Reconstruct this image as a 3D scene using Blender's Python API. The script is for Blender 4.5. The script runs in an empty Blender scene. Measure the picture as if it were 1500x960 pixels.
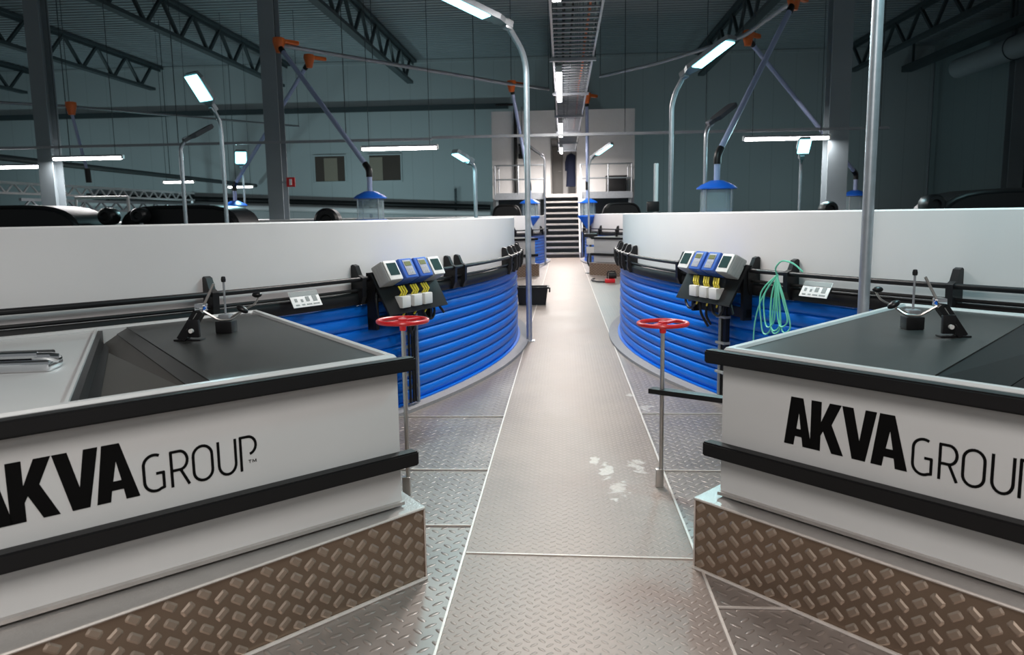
import bpy, bmesh, math, random
from mathutils import Vector, Matrix
random.seed(7)
R = math.radians
C = bpy.context.scene.collection
SC = bpy.context.scene

# ------------------------------------------------------------------ camera
F_PX, YAW, PITCH, ROLL = 1150.0, R(3.8155), R(8.1494), 0.015
cam_d = bpy.data.cameras.new('camera'); cam = bpy.data.objects.new('camera', cam_d); C.objects.link(cam)
cam_d.sensor_width = 36; cam_d.lens = F_PX / 1500 * 36; cam_d.clip_start = .05; cam_d.clip_end = 200
fw = Vector((-math.sin(YAW) * math.cos(PITCH), math.cos(YAW) * math.cos(PITCH), -math.sin(PITCH)))
rt0 = Vector((math.cos(YAW), math.sin(YAW), 0)); up0 = rt0.cross(fw)
cr, sr = math.cos(ROLL), math.sin(ROLL)
rt = rt0 * cr - up0 * sr; up = rt0 * sr + up0 * cr
m = Matrix((rt, up, -fw)).transposed().to_4x4(); m.translation = (0, 0, 1.6)
cam.matrix_world = m
cam_d.dof.use_dof = True; cam_d.dof.focus_distance = 4.6; cam_d.dof.aperture_fstop = 4.0
SC.camera = cam

# ------------------------------------------------------------------ world, exposure, light levels
SC.view_settings.view_transform = 'Standard'
try: SC.view_settings.look = 'None'
except Exception: pass
SC.view_settings.exposure = 0.0; SC.view_settings.gamma = 1.0; SC.view_settings.use_curve_mapping = False
SC.cycles.use_denoising = True
SC.cycles.max_bounces = 6; SC.cycles.diffuse_bounces = 4; SC.cycles.sample_clamp_indirect = 6
w = bpy.data.worlds.new('world'); SC.world = w; w.use_nodes = True
w.node_tree.nodes['Background'].inputs[0].default_value = (.60, .63, .65, 1)
w.node_tree.nodes['Background'].inputs[1].default_value = .30
WARM = (1.0, .93, .88); COOL = (.52, .93, 1.0); NEUT = (1.0, .97, .97)
P_TRAY, P_TUBE, P_POST, P_POST_NEAR = 230, 80, 60, 80

# ------------------------------------------------------------------ materials
def nt(name):
    m = bpy.data.materials.new(name); m.use_nodes = True
    return m, m.node_tree.nodes, m.node_tree.links, m.node_tree.nodes['Principled BSDF']
def mat(name, col, rough=.5, metal=0, noise=0, nscale=8, bump=0, bscale=60, spec=None, coat=0):
    m, N, L, b = nt(name)
    b.inputs['Roughness'].default_value = rough; b.inputs['Metallic'].default_value = metal
    if spec is not None: b.inputs['Specular IOR Level'].default_value = spec
    if coat: b.inputs['Coat Weight'].default_value = coat
    tc = N.new('ShaderNodeTexCoord')
    nz = N.new('ShaderNodeTexNoise'); nz.inputs['Scale'].default_value = nscale; nz.inputs['Detail'].default_value = 4
    L.new(tc.outputs['Object'], nz.inputs['Vector'])
    mx = N.new('ShaderNodeMix'); mx.data_type = 'RGBA'
    k = max(noise, .04)
    mx.inputs[6].default_value = (*[c * (1 - k) for c in col], 1); mx.inputs[7].default_value = (*[min(1, c * (1 + k)) for c in col], 1)
    L.new(nz.outputs['Fac'], mx.inputs[0]); L.new(mx.outputs[2], b.inputs['Base Color'])
    if bump:
        n2 = N.new('ShaderNodeTexNoise'); n2.inputs['Scale'].default_value = bscale; L.new(tc.outputs['Object'], n2.inputs['Vector'])
        bp = N.new('ShaderNodeBump'); bp.inputs['Strength'].default_value = bump; bp.inputs['Distance'].default_value = .01
        L.new(n2.outputs['Fac'], bp.inputs['Height']); L.new(bp.outputs[0], b.inputs['Normal'])
    return m
def emis(name, col, s):
    m, N, L, b = nt(name)
    b.inputs['Base Color'].default_value = (.8, .8, .8, 1)
    b.inputs['Emission Color'].default_value = (*col, 1); b.inputs['Emission Strength'].default_value = s
    return m
def glass(name, col, rough=.15, alpha=.35):
    m, N, L, b = nt(name)
    b.inputs['Base Color'].default_value = (*col, 1); b.inputs['Roughness'].default_value = rough; b.inputs['Alpha'].default_value = alpha
    return m
def plate(name, col, scale, rot, metal, rough, dist, stain=True, strength=.55):
    """aluminium tread plate: staggered raised bars, alternating direction"""
    m, N, L, b = nt(name)
    tc = N.new('ShaderNodeTexCoord'); mp = N.new('ShaderNodeMapping')
    mp.inputs['Scale'].default_value = (scale, scale, scale); mp.inputs['Rotation'].default_value = (0, 0, rot)
    L.new(tc.outputs['Object'], mp.inputs['Vector'])
    sp = N.new('ShaderNodeSeparateXYZ'); L.new(mp.outputs[0], sp.inputs[0])
    def M(op, a, c=None):
        n = N.new('ShaderNodeMath'); n.operation = op
        for i, v in enumerate([a, c]):
            if v is None: continue
            if isinstance(v, (int, float)): n.inputs[i].default_value = v
            else: L.new(v, n.inputs[i])
        return n.outputs[0]
    x, y = sp.outputs[0], sp.outputs[1]
    fx = M('SUBTRACT', M('FRACT', x), .5); fy = M('SUBTRACT', M('FRACT', y), .5)
    par = M('MODULO', M('ABSOLUTE', M('ADD', M('FLOOR', x), M('FLOOR', y))), 2.0)      # 0 / 1
    def bar(a, c): return M('ADD', M('POWER', M('MULTIPLY', a, 2.3), 2.0), M('POWER', M('MULTIPLY', c, 6.0), 2.0))
    e1 = bar(fx, fy); e2 = bar(fy, fx)
    e = M('ADD', M('MULTIPLY', e1, M('SUBTRACT', 1.0, par)), M('MULTIPLY', e2, par))
    h = M('SQRT', M('MAXIMUM', M('SUBTRACT', 1.0, e), 0.0))
    bp = N.new('ShaderNodeBump'); bp.inputs['Strength'].default_value = strength; bp.inputs['Distance'].default_value = dist
    L.new(h, bp.inputs['Height']); L.new(bp.outputs[0], b.inputs['Normal'])
    nz = N.new('ShaderNodeTexNoise'); nz.inputs['Scale'].default_value = 1.3; nz.inputs['Detail'].default_value = 8; nz.inputs['Roughness'].default_value = .65
    L.new(tc.outputs['Object'], nz.inputs['Vector'])
    cr_ = N.new('ShaderNodeValToRGB'); L.new(nz.outputs['Fac'], cr_.inputs[0])
    cr_.color_ramp.elements[0].position = .3; cr_.color_ramp.elements[0].color = (*[c * .8 for c in col], 1)
    cr_.color_ramp.elements[1].position = .72; cr_.color_ramp.elements[1].color = (*[min(1, c * 1.2) for c in col], 1)
    mx = N.new('ShaderNodeMix'); mx.data_type = 'RGBA'; L.new(cr_.outputs[0], mx.inputs[6])
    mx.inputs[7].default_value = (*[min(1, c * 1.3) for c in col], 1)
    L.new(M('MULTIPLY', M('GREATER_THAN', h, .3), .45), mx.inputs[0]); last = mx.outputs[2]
    if stain:
        n3 = N.new('ShaderNodeTexNoise'); n3.inputs['Scale'].default_value = 2.1; n3.inputs['Detail'].default_value = 5; n3.inputs['Distortion'].default_value = .6
        L.new(tc.outputs['Object'], n3.inputs['Vector'])
        n3.inputs['Scale'].default_value = 9
        sq = N.new('ShaderNodeSeparateXYZ'); L.new(tc.outputs['Object'], sq.inputs[0]); best = None
        for px_, py_, r_ in [(0.669, 6.404, 0.1), (0.581, 6.904, 0.05), (0.247, 4.756, 0.09), (0.31, 4.438, 0.1), (0.447, 4.868, 0.1), (0.191, 4.975, 0.05)]:      # dried spill marks
            dd = M('SQRT', M('ADD', M('POWER', M('SUBTRACT', sq.outputs[0], px_), 2.0), M('POWER', M('MULTIPLY', M('SUBTRACT', sq.outputs[1], py_), .45), 2.0)))
            v_ = M('SUBTRACT', 1.0, M('DIVIDE', dd, r_)); best = v_ if best is None else M('MAXIMUM', best, v_)
        tot = M('ADD', best, M('MULTIPLY', M('SUBTRACT', n3.outputs['Fac'], .5), 3.2))
        r3 = N.new('ShaderNodeValToRGB'); L.new(M('MULTIPLY', tot, M('GREATER_THAN', best, 0.0)), r3.inputs[0])
        r3.color_ramp.elements[0].position = .45; r3.color_ramp.elements[1].position = .7
        m3 = N.new('ShaderNodeMix'); m3.data_type = 'RGBA'; L.new(r3.outputs[0], m3.inputs[0]); L.new(last, m3.inputs[6])
        m3.inputs[7].default_value = (.43, .39, .36, 1); last = m3.outputs[2]
    L.new(last, b.inputs['Base Color'])
    b.inputs['Metallic'].default_value = metal
    rr = N.new('ShaderNodeMapRange'); L.new(nz.outputs['Fac'], rr.inputs[0]); rr.inputs[3].default_value = rough - .08; rr.inputs[4].default_value = rough + .1
    L.new(rr.outputs[0], b.inputs['Roughness'])
    return m
def panelled(name, col, pitch, rough=.55):
    m, N, L, b = nt(name)
    tc = N.new('ShaderNodeTexCoord'); sp = N.new('ShaderNodeSeparateXYZ'); L.new(tc.outputs['Object'], sp.inputs[0])
    ad = N.new('ShaderNodeMath'); ad.operation = 'ADD'; L.new(sp.outputs[0], ad.inputs[0]); L.new(sp.outputs[1], ad.inputs[1])
    dv = N.new('ShaderNodeMath'); dv.operation = 'DIVIDE'; L.new(ad.outputs[0], dv.inputs[0]); dv.inputs[1].default_value = pitch
    fr = N.new('ShaderNodeMath'); fr.operation = 'FRACT'; L.new(dv.outputs[0], fr.inputs[0])
    lt = N.new('ShaderNodeMath'); lt.operation = 'LESS_THAN'; L.new(fr.outputs[0], lt.inputs[0]); lt.inputs[1].default_value = .025
    mx = N.new('ShaderNodeMix'); mx.data_type = 'RGBA'; L.new(lt.outputs[0], mx.inputs[0])
    mx.inputs[6].default_value = (*col, 1); mx.inputs[7].default_value = (*[c * .8 for c in col], 1)
    L.new(mx.outputs[2], b.inputs['Base Color']); b.inputs['Roughness'].default_value = rough
    return m
M_FLOOR = plate('tread_plate_floor', (.26, .225, .205), 16, R(45), .4, .38, .006, strength=1.0)
M_WALK = plate('tread_plate_walkway', (.235, .19, .165), 24, R(45), .3, .46, .0035, strength=.65)
M_ALU = mat('aluminium', (.50, .475, .455), .36, .75, .12, 12, .15, 90)
M_ALUB = mat('aluminium_plinth', (.29, .215, .16), .33, .8, .15, 6)  # warm reflections painted into the base colour as brown
M_ALUHI = mat('highlit_tread_bars', (.44, .35, .28), .30, .75, .2, 12)  # paler than the plinth: highlights painted onto the raised bars
M_WELD = mat('weld_line', (.62, .57, .53), .45, .4, .15, 30)
M_CONC = mat('kerb_concrete', (.27, .26, .26), .75, 0, .2, 40)
M_BLUE = mat('blue_coated_steel', (.001, .135, .60), .36, .0, .05, 3, spec=.35)
M_BLUEP = mat('blue_plastic', (.01, .13, .65), .4)
M_BLUED = mat('royal_blue_plastic', (.03, .10, .42), .4)
M_LINER = mat('white_liner', (.70, .69, .69), .38, 0, .04, 2)
M_WHITE = mat('white_gelcoat', (.50, .51, .51), .32, 0, .05, 3)
M_WHITEP = mat('white_paint', (.85, .85, .85), .5)
M_WHITE2 = mat('white_panel', (.52, .52, .52), .5)
M_BLACK = mat('black_rubber', (.006, .006, .0065), .5, spec=.3)
M_BLKP = mat('black_plastic', (.008, .008, .009), .38, spec=.35)
M_MAT = mat('black_sheet_top', (.020, .020, .019), .38, 0, .25, 9)
M_OLIVE = mat('dark_sheet', (.05, .046, .04), .5)
M_GALV = mat('galvanised_steel', (.42, .44, .47), .38, .75, .18, 20)
M_GALVD = mat('dull_galvanised', (.30, .32, .34), .45, .5, .15, 14)
M_STEEL = mat('stainless', (.50, .48, .46), .3, .9, .1, 10)
M_DARKST = mat('dark_painted_steel', (.045, .06, .065), .5)
M_COL = mat('column_grey_paint', (.24, .28, .30), .45, .0, .06, 3)
M_COLD = mat('dark_lamp_housing', (.06, .065, .075), .45)
M_CEIL = mat('ceiling_sheet', (.34, .37, .385), .55, .15, .08, 1)
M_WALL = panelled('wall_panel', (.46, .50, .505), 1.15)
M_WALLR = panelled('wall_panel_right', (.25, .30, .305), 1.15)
M_RED = mat('red_enamel', (.60, .015, .02), .3)
M_ORANGE = mat('orange_plastic', (.75, .15, .02), .4)
M_YEL = mat('yellow_cable', (.75, .62, .05), .4)
M_GREYP = mat('grey_plastic', (.36, .37, .36), .45)
M_LIGHTP = mat('light_plastic', (.68, .68, .66), .4)
M_SCREEN = mat('dark_screen', (.03, .06, .06), .15)
M_LCD = mat('olive_display', (.16, .17, .07), .3)
M_KEY = mat('keypad_grey', (.32, .33, .40), .5)
M_GREEN = mat('mint_hose', (.18, .70, .50), .35)
M_TUBE = mat('violet_grey_tube', (.36, .42, .62), .3)
M_CLEAR = glass('clear_hopper', (.55, .68, .70), .12, .3)
M_WATER = mat('tank_water', (.01, .06, .06), .08)
M_INK = mat('black_vinyl', (.002, .002, .002), .7, spec=.1)
M_CHROME = mat('chrome', (.75, .76, .78), .08, 1)
M_ROOM = mat('room_wall_white', (.78, .77, .77), .6)
M_BROWN = mat('brown_interior', (.13, .10, .08), .6)
M_NAVY = mat('navy_cloth', (.012, .018, .05), .85)
M_SIGNG = mat('sign_grey', (.22, .25, .25), .5)
M_SIGNW = mat('sign_white', (.82, .82, .82), .4)
M_DOOR = mat('door_grey', (.24, .23, .22), .5)
M_ETUBE = emis('tube_light', (1, .95, .95), 22)
M_ECOOL = emis('cool_lamp', (.30, .90, 1), 5)
M_PANE = mat('window_pane', (.07, .055, .045), .12)
M_BLIND = mat('window_blind', (.30, .25, .19), .7)

# ------------------------------------------------------------------ mesh helpers
def obj(name, bm, m=None, parent=None, smooth=True, ang=35):
    me = bpy.data.meshes.new(name)
    bmesh.ops.recalc_face_normals(bm, faces=bm.faces)
    bm.to_mesh(me); bm.free()
    if m: me.materials.append(m)
    if smooth:
        me.polygons.foreach_set('use_smooth', [True] * len(me.polygons))
        try: me.set_sharp_from_angle(angle=R(ang))
        except Exception: pass
    o = bpy.data.objects.new(name, me); C.objects.link(o)
    if parent: o.parent = parent
    return o
def thing(name, label, cat, loc=(0, 0, 0), rz=0, group=None):
    o = bpy.data.objects.new(name, None); C.objects.link(o); o.empty_display_size = .1
    o.location = loc; o.rotation_euler = (0, 0, rz); o['label'] = label; o['category'] = cat
    if group: o['group'] = group
    return o
def tag(o, label, cat, group=None, kind=None):
    o['label'] = label; o['category'] = cat
    if group: o['group'] = group
    if kind: o['kind'] = kind
    return o
def struct(name, bm, m, label=None, cat=None, parent=None, smooth=False):
    o = obj(name, bm, m, parent, smooth)
    if parent is None:
        o['kind'] = 'structure'; o['label'] = label; o['category'] = cat
    return o
def NB(): return bmesh.new()
def box(bm, x0, x1, y0, y1, z0, z1, bev=0, seg=2, mtx=None):
    r = bmesh.ops.create_cube(bm, size=1)
    vs = r['verts']
    bmesh.ops.scale(bm, vec=(abs(x1 - x0), abs(y1 - y0), abs(z1 - z0)), verts=vs)
    bmesh.ops.translate(bm, vec=((x0 + x1) / 2, (y0 + y1) / 2, (z0 + z1) / 2), verts=vs)
    if bev:
        es = list({e for v in vs for e in v.link_edges})
        r2 = bmesh.ops.bevel(bm, geom=es, offset=bev, segments=seg, affect='EDGES', profile=.6)
        vs = list({v for f in r2['faces'] for v in f.verts} | {v for v in vs if v.is_valid})
    if mtx: bmesh.ops.transform(bm, matrix=mtx, verts=[v for v in vs if v.is_valid])
    return bm
def bx(*a, **k): return box(NB(), *a, **k)
def prism(bm, poly, z0, z1, mtx=None):
    """polygon (x,y) extruded z0..z1"""
    lo = [bm.verts.new((p[0], p[1], z0)) for p in poly]; hi = [bm.verts.new((p[0], p[1], z1)) for p in poly]
    n = len(poly)
    bm.faces.new(lo[::-1]); bm.faces.new(hi)
    for i in range(n): bm.faces.new((lo[i], lo[(i + 1) % n], hi[(i + 1) % n], hi[i]))
    if mtx: bmesh.ops.transform(bm, matrix=mtx, verts=lo + hi)
    return bm
def bar(bm, a, b, w_, h_, upv=(0, 0, 1)):
    """rectangular bar a->b, w_ sideways, h_ along up"""
    a, b = Vector(a), Vector(b); d = (b - a).normalized(); u = Vector(upv)
    s = d.cross(u)
    if s.length < 1e-4: s = d.cross(Vector((0, 1, 0)))
    s.normalize(); u = s.cross(d).normalized()
    vs = []
    for p in (a, b):
        for i, j in ((-1, -1), (1, -1), (1, 1), (-1, 1)): vs.append(bm.verts.new(p + s * i * w_ / 2 + u * j * h_ / 2))
    for f in ((0, 1, 2, 3), (7, 6, 5, 4), (0, 4, 5, 1), (1, 5, 6, 2), (2, 6, 7, 3), (3, 7, 4, 0)): bm.faces.new([vs[i] for i in f])
    return bm
def tube(bm, pts, r, n=10, closed=False, caps=True):
    pts = [Vector(p) for p in pts]; k = len(pts)
    rs = r if isinstance(r, (list, tuple)) else [r] * k
    rings = []; prev = None
    for i, p in enumerate(pts):
        if closed: t = pts[(i + 1) % k] - pts[i - 1]
        else: t = pts[min(i + 1, k - 1)] - pts[max(i - 1, 0)]
        t.normalize()
        if prev is None:
            a = Vector((0, 0, 1)) if abs(t.z) < .9 else Vector((1, 0, 0)); s = t.cross(a).normalized()
        else:
            s = prev - t * prev.dot(t)
            s = s.normalized() if s.length > 1e-6 else t.orthogonal().normalized()
        prev = s; u = t.cross(s)
        rings.append([bm.verts.new(p + (s * math.cos(2 * math.pi * j / n) + u * math.sin(2 * math.pi * j / n)) * rs[i]) for j in range(n)])
    for i in range(k if closed else k - 1):
        A, B = rings[i], rings[(i + 1) % k]
        for j in range(n): bm.faces.new((A[j], A[(j + 1) % n], B[(j + 1) % n], B[j]))
    if caps and not closed: bm.faces.new(rings[0][::-1]); bm.faces.new(rings[-1])
    return bm
def tb(*a, **k): return tube(NB(), *a, **k)
def lathe(bm, prof, n=32, c=(0, 0), a0=0, a1=360):
    full = abs(a1 - a0 - 360) < 1e-6; m_ = n if full else n + 1
    rings = []
    for i in range(m_):
        a = R(a0 + (a1 - a0) * i / n)
        rings.append([bm.verts.new((c[0] + r * math.cos(a), c[1] + r * math.sin(a), z)) for r, z in prof])
    for i in range(n):
        A, B = rings[i], rings[(i + 1) % m_]
        for j in range(len(prof) - 1):
            f = [A[j], B[j], B[j + 1], A[j + 1]]
            bm.faces.new(f)
    bmesh.ops.remove_doubles(bm, verts=bm.verts, dist=1e-6)
    return bm
def lt(*a, **k): return lathe(NB(), *a, **k)
def arc(pts, n=6, rad=.1):
    """round the corners of a polyline"""
    pts = [Vector(p) for p in pts]; out = [pts[0]]
    for i in range(1, len(pts) - 1):
        a, b, c = pts[i - 1], pts[i], pts[i + 1]
        d1 = (a - b); d2 = (c - b); r_ = min(rad, d1.length * .49, d2.length * .49)
        p0 = b + d1.normalized() * r_; p1 = b + d2.normalized() * r_
        for k in range(n + 1):
            t = k / n; out.append(p0 * (1 - t) ** 2 + b * 2 * t * (1 - t) + p1 * t * t)
    out.append(pts[-1]); return out
def area(name, parent, loc, size, sy, power, col, direction=(0, 0, -1), spread=None):
    l = bpy.data.lights.new(name, 'AREA'); l.shape = 'RECTANGLE'; l.size = size; l.size_y = sy; l.energy = power; l.color = col
    o = bpy.data.objects.new(name, l); C.objects.link(o); o.parent = parent; o.location = loc
    o.rotation_euler = Vector(direction).to_track_quat('-Z', 'Y').to_euler()
    if spread: l.spread = spread
    return o

# ================================================================== the hall
XL, XR, YB, YF, ZC = -34.0, 19.4, 44.0, -12.0, 10.05
struct('floor', bx(XL, XR, YF, YB, -.2, 0), M_FLOOR, 'aluminium tread plate floor around the blue tanks', 'floor')
bm = NB()
prof = []; y = YF
while y < YB + .2:
    prof += [(y, ZC), (y + .20, ZC), (y + .24, ZC + .1), (y + .36, ZC + .1)]; y += .4
va = [bm.verts.new((XL, p[0], p[1])) for p in prof]; vb = [bm.verts.new((XR, p[0], p[1])) for p in prof]
for i in range(len(prof) - 1): bm.faces.new((va[i], va[i + 1], vb[i + 1], vb[i]))
struct('ceiling', bm, M_CEIL, 'grey profiled metal sheet ceiling high above the tanks', 'ceiling')
struct('wall_back', bx(XL, XR, YB, YB + .2, 0, ZC + .2), M_WALL, 'grey panelled end wall behind the stairs', 'wall')
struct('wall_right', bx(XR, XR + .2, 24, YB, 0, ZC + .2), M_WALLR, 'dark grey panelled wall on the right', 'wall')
struct('wall_left', bx(XL - .2, XL, 22, YB, 0, ZC + .2), M_WALL, 'grey panelled wall far on the left', 'wall')
struct('trim_1', bx(XL, -2.96, YB - .25, YB, 7.35, 7.62), M_DARKST, 'long dark rail across the back wall, left of the white room', 'rail')
struct('trim_2', bx(XL, XR, YB - .06, YB, ZC - .16, ZC), M_WALL, 'narrow grey strip where the back wall meets the ceiling', 'trim')
# walkway plates down the middle and the weld lines between plates
struct('floor_walkway', bx(-.475, .61, YF, 29.3, 0, .004), M_WALK, 'long straight tread plate walkway between the tanks', 'floor')
def seam(n, pts, label, w_=.008):
    bm = NB()
    for a, b in zip(pts, pts[1:]): bar(bm, (*a, .006), (*b, .006), w_, .008)
    struct('trim_%d' % n, bm, M_WELD, label, 'seam')
seam(3, [(-.48, -1), (-.478, 12), (-.48, 29)], 'pale weld line along the left edge of the walkway', .010)
seam(4, [(.615, -1), (.61, 12), (.62, 29)], 'pale weld line along the right edge of the walkway', .012)
seam(5, [(-.47, 3.535), (.60, 3.50)], 'pale cross weld on the walkway between the two plinths')
seam(6, [(-1.35, 6.085), (-.48, 6.10)], 'cross weld left of the walkway, beside the kerb of the left tank')
seam(7, [(-1.5, 4.765), (-.48, 4.77)], 'cross weld left of the walkway, behind the left handwheel stem')
seam(8, [(.62, 4.78), (1.8, 4.76)], 'cross weld right of the walkway, behind the right handwheel stem')
seam(9, [(.62, 6.2), (1.4, 6.2)], 'cross weld right of the walkway, under the black arm')
seam(10, [(-1.0, 3.86), (-.48, 3.87)], 'short cross weld beside the corner of the left plinth')
seam(11, [(.62, 3.05), (1.0, 3.05)], 'short weld at the foot of the right plinth')
# windows in the back wall
def window(n, x0, x1, z0, z1, label, split):
    o = struct('window_%d' % n, bx(x0, x1, YB - .03, YB, z0, z1), M_PANE, label, 'window')
    bm = NB()
    for a in ((x0 - .08, x1 + .08, z0 - .08, z0), (x0 - .08, x1 + .08, z1, z1 + .08), (x0 - .08, x0, z0, z1), (x1, x1 + .08, z0, z1)):
        box(bm, a[0], a[1], YB - .07, YB, a[2], a[3])
    obj('window_frame', bm, M_WALL, o, False)
    a, b = split
    obj('blind', bx(x0 + (x1 - x0) * a, x0 + (x1 - x0) * b, YB - .05, YB - .035, z0 + .02, z1 - .1), M_BLIND, o, False)
window(1, -13.83, -12.15, 3.62, 5.0, 'left brown window in the back wall, beside the grey column', (.3, .75))
window(2, -10.75, -9.0, 3.62, 5.0, 'right brown window in the back wall, under the hanging tube light', (0, .42))

# white room on the platform
rm = struct('wall_room', NB(), M_ROOM, 'white walled room standing before the back wall above the stairs', 'wall')
bm = NB()
x0, x1, y0, y1, zt = -2.95, 2.95, 33.3, YB - .02, 5.85
box(bm, x0, -.51, y0, y0 + .15, 2.3, zt); box(bm, .57, x1, y0, y0 + .15, 2.3, zt); box(bm, -.51, .57, y0, y0 + .15, 4.72, zt)
box(bm, x0, x0 + .15, y0 + .15, y1, 0, zt); box(bm, x1 - .15, x1, y0 + .15, y1, 0, zt); box(bm, x0, x1, y0 + .15, y1, zt - .1, zt)
box(bm, -1.2, 1.3, y0 + 1.6, y0 + 1.7, 2.4, zt - .1); box(bm, -1.2, 1.3, y0 + .15, y0 + 1.6, 2.3, 2.4)
bm.to_mesh(rm.data); bm.free()
dr = struct('door_1', NB(), M_DOOR, 'open grey doorway at the top of the stairs', 'door')
bm = NB(); box(bm, -.51, -.47, y0 - .03, y0 + .18, 2.4, 4.72); box(bm, .53, .57, y0 - .03, y0 + .18, 2.4, 4.72); box(bm, -.47, .53, y0 - .03, y0 + .18, 4.66, 4.72)
bm.to_mesh(dr.data); bm.free()
obj('door_leaf', bx(-.46, -.0, y0 + 1.45, y0 + 1.5, 2.42, 4.5, bev=.01), M_DOOR, dr)
obj('door_handle', tb(arc([(-.08, y0 + 1.46, 3.45), (-.08, y0 + 1.38, 3.45), (-.2, y0 + 1.38, 3.45)], rad=.02), .012), M_STEEL, dr)
struct('shade_panel', bx(x0, x1, y0 + .2, y0 + .3, 0, 2.3), M_DARKST, 'added dark panel for the shade under the white room behind the stairs', 'wall')  # dark sheet stands in for the shade beneath the room
# navy coat hanging inside the doorway
bm = NB()
sec = [(4.12, .05, .03), (4.05, .15, .05), (3.85, .19, .07), (3.5, .17, .08), (3.1, .19, .09), (2.75, .21, .09)]
rings = []
for z, a, b in sec:
    rings.append([bm.verts.new((.34 + a * math.cos(t * math.pi / 8) * (1 + .06 * math.cos(t * 3)), y0 + .35 + b * math.sin(t * math.pi / 8), z)) for t in range(16)])
for A, B in zip(rings, rings[1:]):
    for j in range(16): bm.faces.new((A[j], A[(j + 1) % 16], B[(j + 1) % 16], B[j]))
bm.faces.new(rings[0]); bm.faces.new(rings[-1][::-1])
for s in (-1, 1): tube(bm, [(.34 + s * .13, y0 + .35, 4.05), (.34 + s * .2, y0 + .33, 3.75), (.34 + s * .21, y0 + .32, 3.4)], [.05, .055, .045], 8)
ct = tag(obj('coat', bm, M_NAVY), 'dark navy coat hanging in the doorway above the stairs', 'coat')
obj('hanger_hook', tb([(.34, y0 + .15, 4.3), (.34, y0 + .35, 4.28), (.34, y0 + .35, 4.1)], .012, 6), M_DARKST, ct)

# roof trusses
LT = {-29.6: 'leftmost', -22.3: 'second from the left', -15.1: 'third from the left, above leftmost column', -8.1: 'above the two brown windows', 7.2: 'first right of the cable tray', 14.9: 'rightmost'}
zb, zt_ = 8.72, 9.98
dm = bar(NB(), (0, 0, zb), (0, 1.2, zt_ - .1), .12, .12, (0, 1, 0)); dme = bpy.data.meshes.new('diagonal'); dm.to_mesh(dme); dm.free(); dme.materials.append(M_DARKST)
dm = bar(NB(), (0, 0, zb), (0, -1.2, zt_ - .1), .12, .12, (0, 1, 0)); dme2 = bpy.data.meshes.new('diagonal'); dm.to_mesh(dme2); dm.free(); dme2.materials.append(M_DARKST)
for x, lab in LT.items():
    t = thing('roof_truss', 'dark steel roof truss running to the back wall, %s' % lab, 'truss', (x, 0, 0), 0, 'roof trusses')
    bm = NB(); box(bm, -.2, .2, 12, 43.85, zt_ - .1, zt_ + .03); box(bm, -.03, .03, 12, 43.85, zt_ - .22, zt_ - .1)
    obj('top_chord', bm, M_DARKST, t, False)
    bm = NB(); box(bm, -.16, .16, 12, 42.9, zb - .09, zb + .05)
    obj('bottom_chord', bm, M_DARKST, t, False)
    y = 13.6
    while y < 42.9:
        for me in (dme, dme2):
            o = bpy.data.objects.new('diagonal_brace', me); C.objects.link(o); o.parent = t; o.location = (0, y + (.05 if me is dme else -.05), 0)
        y += 2.55
# columns
def column(x, y, lab, flange=.36, dep=.4):
    o = thing('steel_column', lab, 'column', (x, y, 0), 0, 'grey steel columns')
    bm = NB(); box(bm, -flange / 2, flange / 2, -dep / 2, -dep / 2 + .03, .02, ZC - .02); box(bm, -flange / 2, flange / 2, dep / 2 - .03, dep / 2, .02, ZC - .02); box(bm, -.012, .012, -dep / 2 + .03, dep / 2 - .03, .02, ZC - .02)
    obj('shaft', bm, M_COL, o, False)
    obj('base_plate', bx(-.3, .3, -.3, .3, 0, .02), M_COL, o, False)
    return o
column(-6.74, 18.5, 'grey steel column with small red fire sign, left of centre'); column(-12.3, 18.5, 'leftmost grey steel column, lit white by a tube light'); column(6.12, 18.5, 'grey steel column right of centre, beside a horizontal tube light', .44)
o = column(18.9, 35, 'dark steel column against the right wall under the duct', .6, .5)
fs = tag(obj('fire_sign', bx(-6.44, -6.24, 18.24, 18.26, 2.33, 2.55), M_RED), 'small red and white fire sign mounted beside the grey column', 'sign')
bm = NB(); box(bm, -6.37, -6.31, 18.23, 18.24, 2.37, 2.51); obj('symbol', bm, M_SIGNW, fs, False)
obj('bracket', bx(-6.56, -6.40, 18.262, 18.275, 2.42, 2.46), M_COL, fs, False)
# large duct on the right wall
t = thing('air_duct', 'big round grey duct high along the right wall', 'duct')
obj('duct_tube', tb([(18.1, 12, 7.95), (18.1, 38.5, 7.95)], .45, 24), M_CEIL, t)
for y in (16, 22, 28, 34):
    bm = tube(NB(), [(18.1 + .47 * math.cos(a), y, 7.95 + .47 * math.sin(a)) for a in [i * math.pi / 12 for i in range(24)]], .02, 6, closed=True)
    tube(bm, [(18.1, y, 8.42), (18.1, y, ZC)], .012, 6); obj('hanger', bm, M_DARKST, t)
t = tag(obj('crane_beam', bx(17.7, 18.2, 12, 43.8, 8.7, 9.0), M_DARKST, None, False), 'dark beam running high along the right wall above the duct', 'beam')
for y in (14, 24, 34, 43): obj('hanger', bx(17.9, 18.0, y, y + .1, 9.0, ZC), M_DARKST, t, False)
tag(obj('drain_pipe', tb([(18.9, 42.8, 0), (18.9, 42.8, 9.6)], .06, 10), M_GALVD), 'thin pale vertical pipe in the far right corner', 'pipe')
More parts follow.
